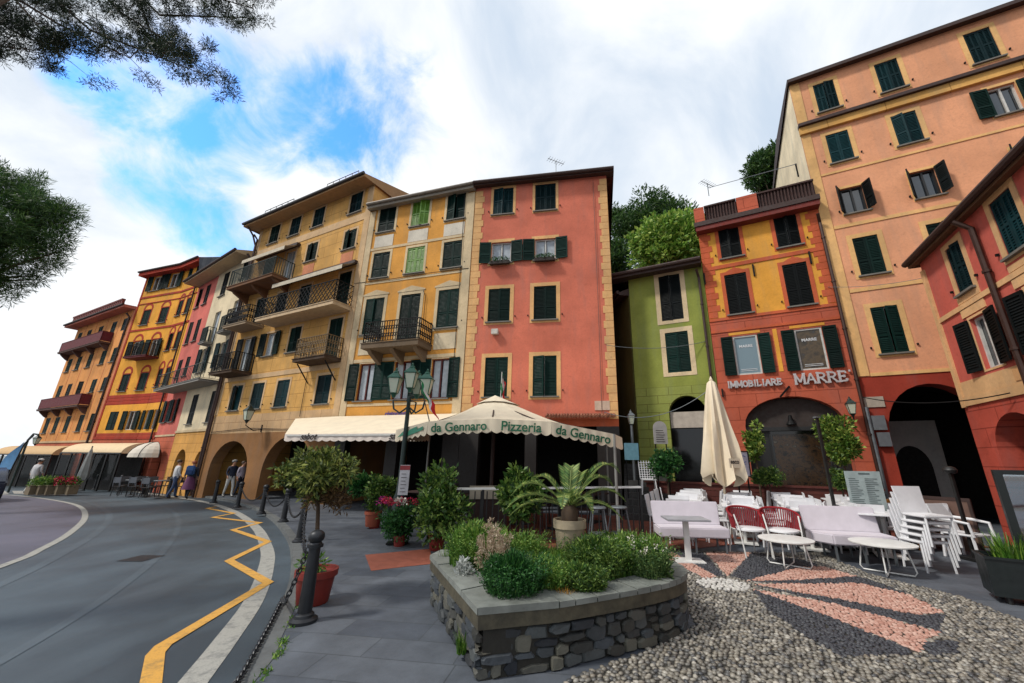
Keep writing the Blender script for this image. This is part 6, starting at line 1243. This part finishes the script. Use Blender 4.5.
# ------------------------------------------------------------------ far left: cafe verandas, planters, car
CLRD = NT('veranda_glass'); t_ = CLRD.N.new('ShaderNodeBsdfTransparent'); t_.inputs[0].default_value = (.5,.55,.55,1); g_ = CLRD.N.new('ShaderNodeBsdfGlossy'); g_.inputs['Roughness'].default_value = .05; m_ = CLRD.N.new('ShaderNodeMixShader'); m_.inputs[0].default_value = .05; CLRD.L.new(t_.outputs[0], m_.inputs[1]); CLRD.L.new(g_.outputs[0], m_.inputs[2]); CLRD.L.new(m_.outputs[0], CLRD.N['Material Output'].inputs[0]); CLRD = CLRD.m
VER = paint('veranda_canvas', S(232,206,166), .85, .94); VERT = paint('veranda_canvas_tan', S(206,170,122), .85, .94)
def veranda(pxl, pxr, Yl, Yr, top, bot, mat, label):
    a, c = P(*pxl, Yl), P(*pxr, Yr); o = thing('barrel_awning', (0,0,0), 0, label, 'awning', 'cafe verandas'); d = Vector((c.x-a.x, c.y-a.y, 0)); L_ = d.length; d.normalize(); nb_ = Vector((d.y,-d.x,0)); z0 = (a.z+c.z)/2; h_ = top; dp = 1.1; a.z = c.z = z0; b = MB(); N_ = 10; e = []
    for k in range(N_+1): t = math.pi/2*k/N_; e.append((dp*math.sin(t), h_*math.cos(t)))
    for (y0, q0), (y1, q1) in zip(e[:-1], e[1:]): f = lambda p, y, q: p+nb_*(y-dp)+Vector((0,0,q)); b.add([f(a,y0,q0), f(c,y0,q0), f(c,y1,q1), f(a,y1,q1)], [(0,1,2,3)])
    b.add([c+nb_*(y-dp)+Vector((0,0,q)) for y, q in e]+[c-nb_*dp], [tuple(range(N_+2))]); b.build('canvas', mat, o, True)
    b = MB(); n2 = 5
    for k in range(n2+1): p = a.lerp(c, k/n2); g0 = gz(p.x); b.bar((p.x,p.y,g0), p, .08)
    b.bar(a, c, .08).build('frame', FRD, o)
    for k in range(n2):
        if k == 2: continue
        b = MB(); p, q = a.lerp(c, (k+.06)/n2), a.lerp(c, (k+.94)/n2); g0 = gz(p.x); b.add([(p.x,p.y,g0+.6),(q.x,q.y,g0+.6),(q.x,q.y,q.z-.1),(p.x,p.y,p.z-.1)], [(0,1,2,3)]); b.build('pane', CLRD, o)
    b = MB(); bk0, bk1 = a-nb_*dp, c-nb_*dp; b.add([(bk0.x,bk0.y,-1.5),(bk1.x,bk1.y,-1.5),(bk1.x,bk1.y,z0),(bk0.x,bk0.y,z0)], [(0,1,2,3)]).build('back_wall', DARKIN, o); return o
veranda((61,453.5), (121,452.5), 25.5, 23.2, .62, 0, VER, 'cream barrel vaulted awning over a glazed cafe veranda by the saffron house'); veranda((-8,455), (52,454), 29.5, 27.0, .62, 0, VERT, 'tan barrel vaulted awning farther along at the left edge')
q = P(155,451,23.2); o = thing('dome_awning', (q.x,q.y,q.z-.35), math.radians(-35), 'white bubble shaped dome awning over an arch of the rose house', 'awning'); b = MB(); N_ = 12
for i in range(N_):
    for j in range(6):
        f = lambda i, j: (1.05*math.cos(math.pi*i/N_)*math.cos(R(15*j)), -1.1*math.sin(math.pi*i/N_)*math.cos(R(15*j)), .85*math.sin(R(15*j)))
        b.add([f(i,j), f(i+1,j), f(i+1,j+1), f(i,j+1)], [(0,1,2,3)])
b.build('canvas', paint('dome_canvas', S(226,216,200), .8, .95), o, True); b = MB()
for i in (0,3,6,9,12): b.tube([(1.06*math.cos(math.pi*i/N_)*math.cos(R(15*j)), -1.11*math.sin(math.pi*i/N_)*math.cos(R(15*j)), .86*math.sin(R(15*j))) for j in range(7)], .015, 5)
b.build('rib', FRD, o)
q = G(79,487); o = thing('closed_parasol', (q.x*.86,q.y*.86,gz(q.x*.86)), 0, 'folded grey white parasol in front of the barrel awning', 'parasol'); MB().lathe([(.2,.6),(.26,.8),(.2,1.4),(.1,2.1),(.02,2.4)], (0,0,0), 12, 0, .2).build('canvas', paint('parasol_grey', S(178,180,176), .85), o, True); MB().tube([(0,0,0),(0,0,2.5)], .03, 8).box(-.2,.2,-.2,.2,0,.05).build('pole', LEAD, o)
for k, (x, mat, pm, l) in enumerate(((33,F_MEAD,0,'hedge trough with yellow green leaves, nearest the waiter in white'),(42,F_MEAD,0,'hedge trough with yellow green leaves in the middle of the row'),(50,F_SHRUB,0,'hedge trough with darker leaves next to the red flowers'),(60,F_SHRUB,1,'trough of red flowers left of the folded grey parasol'),(71,F_SHRUB,1,'trough of red flowers right beside the folded grey parasol'))):
    q = G(x, 489.0); s = 21.5/q.y; p = Vector((q.x*s, q.y*s, gz(q.x*s))); o = thing('flower_trough', p, R(-27), l, 'planter', 'troughs before the cafe verandas'); MB().prism([(-.35,-.18),(.35,-.18),(.35,.18),(-.35,.18)], 0, .42).box(-.38,.38,-.21,.21,.42,.46).build('trough', paint('trough_stone', S(128,112,88), .8), o)
    leaf_cloud('foliage', [(-.22,0,.55),(0,0,.6),(.22,0,.55),(.1,.05,.7)], [.2,.22,.2,.18], 500, .09, .5, mat, o, 90+k)
    if pm: leaf_cloud('red_blossom', [(-.2,-.12,.65),(.05,-.14,.6),(.22,-.1,.68),(0,-.1,.74)], [.14]*4, 260, .07, .8, PETR, o, 95+k)
# cafe chairs and tables in front of the arches
bt = None; tl = ['small round bistro table by the rose house arch', 'small round bistro table under the white dome awning', 'small round bistro table at the end of the barrel awning']
for k, (x, y) in enumerate(((160,491),(147,489.5),(132,488.5))):
    q = G(x,y); s = [19.8,20.6,20.8][k]/q.y; p = (q.x*s,q.y*s,gz(q.x*s))
    if bt is None: bt = thing('bistro_table', p, 0, tl[0], 'table', 'bistro tables'); MB().lathe([(.32,.7),(.33,.72),(.32,.74)], (0,0,0), 18).build('tabletop', LEAD, bt); MB().tube([(0,0,0),(0,0,.7)], .03, 8).lathe([(.22,0),(.05,.03)], (0,0,0), 12).build('pedestal', FRD, bt)
    else: dup(bt, p, 0, tl[k])
ch2 = thing('bistro_chair', (0,0,0), 0, 'dark metal bistro chair at the far left cafe tables', 'chair', 'bistro chairs'); MB().box(-.2,.2,-.2,.2,.43,.46).build('seat', FRD, ch2); MB().bar((-.19,-.2,.45),(-.19,-.24,.88),.03).bar((.19,-.2,.45),(.19,-.24,.88),.03).box(-.19,.19,-.24,-.22,.62,.88).build('backrest', paint('chair_grey', S(92,96,104), .6), ch2); leg4(ch2, FRD, .34, .34, .43, .015, .02); k = 0
for i, (x, y) in enumerate(((160,491),(147,489.5),(132,488.5))):
    q = G(x,y); s = [19.8,20.6,20.8][i]/q.y
    for a in (20, 160, 265):
        p = (q.x*s+.55*math.cos(R(a)), q.y*s+.55*math.sin(R(a)), gz(q.x*s)); rz = R(a+90)
        if k == 0: ch2.location = p; ch2.rotation_euler.z = rz
        else: dup(ch2, p, rz)
        k += 1
q = P(28,440,23); s = 1; o = thing('street_lamp', (q.x,q.y,gz(q.x)), 0, 'dark single street lamp standing behind the tan barrel awning', 'street lamp'); hh = q.z-gz(q.x); MB().tube([(0,0,0),(0,0,hh),(.2,0,hh+.35),(.5,0,hh+.3)], .05, 8).build('post', CIGD, o); m1, m2 = MB(), MB(); lantern(m1, m2, (.5,0,hh-.2), .6); x = m2.build('lantern', CIGD, o); m1.build('glass', LGL, x)
q = G(3,489); s = 20/q.y; o = thing('feather_flag', (q.x*s,q.y*s,gz(q.x*s)), 0, 'light blue feather flag on a black bent pole at the left edge', 'flag'); MB().tube([(0,0,0),(.05,0,1.4),(.2,0,2.5),(.5,0,2.9)], .03, 8).build('pole', FRD, o); b = MB()
for k in range(8): t0, t1 = k/8, (k+1)/8; f = lambda t: (.06+.14*t-.02, .02*math.sin(5*t), 1.3+1.3*t); b.add([f(t0), f(t1), (f(t1)[0]-.75*math.sin(math.pi*(.25+.7*t1)), .05*math.sin(4*t1), f(t1)[2]-.2), (f(t0)[0]-.75*math.sin(math.pi*(.25+.7*t0)), .05*math.sin(4*t0), f(t0)[2]-.2)], [(0,1,2,3)])
b.build('cloth', paint('flag_blue', S(96,150,196), .8), o, True)
q = G(-34,490); s = 18.5/q.y; o = thing('parked_car', (q.x*s,q.y*s,gz(q.x*s)), R(150), 'dark small car parked at the left edge by the tan barrel awning', 'car'); CARP = paint('car_paint', S(34,40,58), .25, .95, spec=.6)
b = MB(); b.prism([(-1.9,.25),(1.9,.25),(1.95,.6),(1.75,.78),(.95,.88),(.45,1.36),(-1.1,1.4),(-1.75,.95),(-1.95,.8),(-1.95,.4)], -.8, .8, 0, Matrix(((1,0,0,0),(0,0,1,0),(0,1,0,0),(0,0,0,1)))); b.build('body', CARP, o, True, bevel=.06)
b = MB()
for s_ in (-.81, .80): b.prism([(.82,.9),(.4,1.28),(-1.0,1.31),(-1.4,.95)], s_, s_+.01, 0, Matrix(((1,0,0,0),(0,0,1,0),(0,1,0,0),(0,0,0,1))))
b.build('window', GLASS, o)
for x in (-1.2, 1.25):
    for y in (-.76, .76): w_w = MB().lathe([(.2,-.1),(.31,-.09),(.31,.09),(.2,.1)], (0,0,0), 20).build('wheel', FRD, o, True, (x,y,.31)); w_w.rotation_euler.x = R(90); MB().lathe([(.19,-.105),(.19,.105)], (0,0,0), 14).build('rim', LEAD, w_w)
for y in (-.55, .55): MB().box(1.9,1.965,y-.16,y+.16,.55,.7).build('headlight', LGL, o)
# ------------------------------------------------------------------ people
SKIN = paint('skin', S(196,142,112), .6, .9)
def person(loc, rz, H_, label, top, legs, hair, pose, skirt=False, legmat2=None, sleeves=True, cap=None):
    o = thing('person', loc, rz, label, 'person'); k = H_/1.72; vs, es, rs = [], [], []
    def v(p, r): vs.append((p[0]*k,p[1]*k,p[2]*k)); rs.append(r*k); return len(vs)-1
    def chainv(start, pts):
        for p, r in pts: i = v(p, r); es.append((start, i)); start = i
        return start
    lean = pose.get('lean', 0); sh = -lean*.4; pel = v((0,0,.93), .14); ch = chainv(pel, [((0,sh*.4,1.12),.135),((0,sh*.8,1.32),.15)]); nk = chainv(ch, [((0,sh,1.46),.055)]); hd = chainv(nk, [((0,sh-.02,1.54),.075),((0,sh-.02,1.62),.098),((0,sh-.01,1.69),.08)]); chainv(hd-1, [((0,sh-.125,1.6),.018)])
    for s in (-1, 1):
        st = pose.get('step', .15)*s; kn = pose.get('knee', .04)
        chainv(pel, [((s*.09,0,.86),.10),((s*.10,-st*.5-kn,.48),.065),((s*.10,-st+.02,.09),.042),((s*.10,-st-.06,.045),.04),((s*.10,-st-.14,.03),.03)])
        e = pose.get('arm', (.05,.05))[0 if s < 0 else 1]
        w_ = chainv(ch, [((s*.18,sh,1.38),.065),((s*.23,sh*.8-e*.2+.02,1.13),.042),((s*.23,sh*.6-e-.03,.92+abs(e)*.5),.03),((s*.23,sh*.6-e-.06,.86+abs(e)*.55),.032)]); hp = vs[w_]
        for f in range(5):
            fx = (f-2)*.014 if f else .0; px = hp[0]/k+(fx if f else -s*.035); L_ = (.035,.06,.068,.064,.05)[f]; chainv(w_, [((px, hp[1]/k-.012, hp[2]/k-.035),.009),((px, hp[1]/k-.02, hp[2]/k-.03-L_),.008)])
    me = bpy.data.meshes.new('body'); me.from_pydata(vs, es, []); t = bpy.data.objects.new('tmp', me); COL.objects.link(t); md = t.modifiers.new('s', 'SKIN')
    for i, d in enumerate(me.skin_vertices[0].data): d.radius = (rs[i], rs[i])
    me.skin_vertices[0].data[0].use_root = True; sb_ = t.modifiers.new('b', 'SUBSURF'); sb_.levels = 1; sb_.render_levels = 1
    dg = bpy.context.evaluated_depsgraph_get(); m2 = bpy.data.meshes.new_from_object(t.evaluated_get(dg)); bpy.data.objects.remove(t); m2.name = 'body'; m2.materials.clear()
    for m in (SKIN, top, legs, FRD): m2.materials.append(m)
    for p in m2.polygons:
        z = p.center.z/k; x = abs(p.center.x)/k; p.use_smooth = True
        p.material_index = 0 if z > 1.45 else 1 if (z > .95 and (x < .17 or z > (1.0 if sleeves else 1.2))) else 0 if (x > .17 and z > .7) else 3 if z < .075 else 2
    link('body', m2, o); MB().lathe([(.098*k,0),(.108*k,.05*k),(.09*k,.1*k),(.03*k,.135*k)], (0,(sh+.015)*k,1.6*k), 14).build('hair', hair, o, True)
    if cap: MB().lathe([(.115*k,0),(.105*k,.06*k),(.03*k,.1*k)], (0,(sh-.01)*k,1.66*k), 14).build('cap', cap, o, True)
    if skirt: MB().lathe([(.15*k,1.0*k),(.19*k,.8*k),(.25*k,.5*k),(.27*k,.42*k)], (0,0,0), 18).build('skirt', skirt, o, True)
    return o
HRB, HRD, HRG = paint('hair_brown', S(70,48,32), .7), paint('hair_dark', S(30,26,24), .7), paint('hair_red', S(150,78,44), .7)
C_ = lambda n_, *c: paint(n_, S(*c), .85, .85)
def pp(px, py, Y): q = G(px, py); s = Y/q.y; return (q.x*s, q.y*s, gz(q.x*s))
person(pp(186,497,18.6), R(200), 1.62, 'walker with ginger hair in a dark top and purple skirt, carrying a blue backpack', C_('top_navy', 44,50,66), C_('leggings_dark', 30,30,36), HRG, dict(step=.22, arm=(.1,-.1)), C_('skirt_purple', 104,56,92))
bp_ = pp(186,497,18.6); o = thing('backpack', (bp_[0],bp_[1],bp_[2]), R(200), 'blue backpack on the back of the walker with ginger hair', 'backpack'); MB().box(-.16,.16,.13,.30,1.02,1.42).build('bag', C_('pack_blue', 60,96,150), o, True, bevel=.04); MB().box(-.13,.13,.30,.35,1.05,1.22).build('pocket', C_('pack_blue_dark', 40,66,112), o, bevel=.02)
person(pp(171,496,19.0), R(150), 1.68, 'walker in a white top and blue trousers next to the one with the backpack', C_('top_white', 206,204,204), C_('jeans', 56,72,104), HRB, dict(step=.18, arm=(.08,-.05)))
person(pp(227,496,19.4), R(60), 1.64, 'person in a dark jacket and white trousers before the left arch', C_('jacket_dark', 36,42,62), C_('trousers_white', 206,204,198), HRD, dict(step=.2, arm=(.12,0)), cap=C_('cap_grey', 150,148,146)); person(pp(237,496,19.2), R(80), 1.6, 'person in a striped pale shirt standing inside the left arch', C_('shirt_pale', 170,160,172), C_('trousers_navy', 34,38,54), HRB, dict(step=.1, arm=(0,.05)))
person(pp(29,489,22.5), R(180), 1.76, 'waiter in white clothes with a white cap by the hedge troughs', C_('top_white', 206,204,204), C_('trousers_white', 206,204,198), HRD, dict(step=.25, lean=.15, arm=(.1,-.05)), cap=C_('cap_white', 210,208,206))
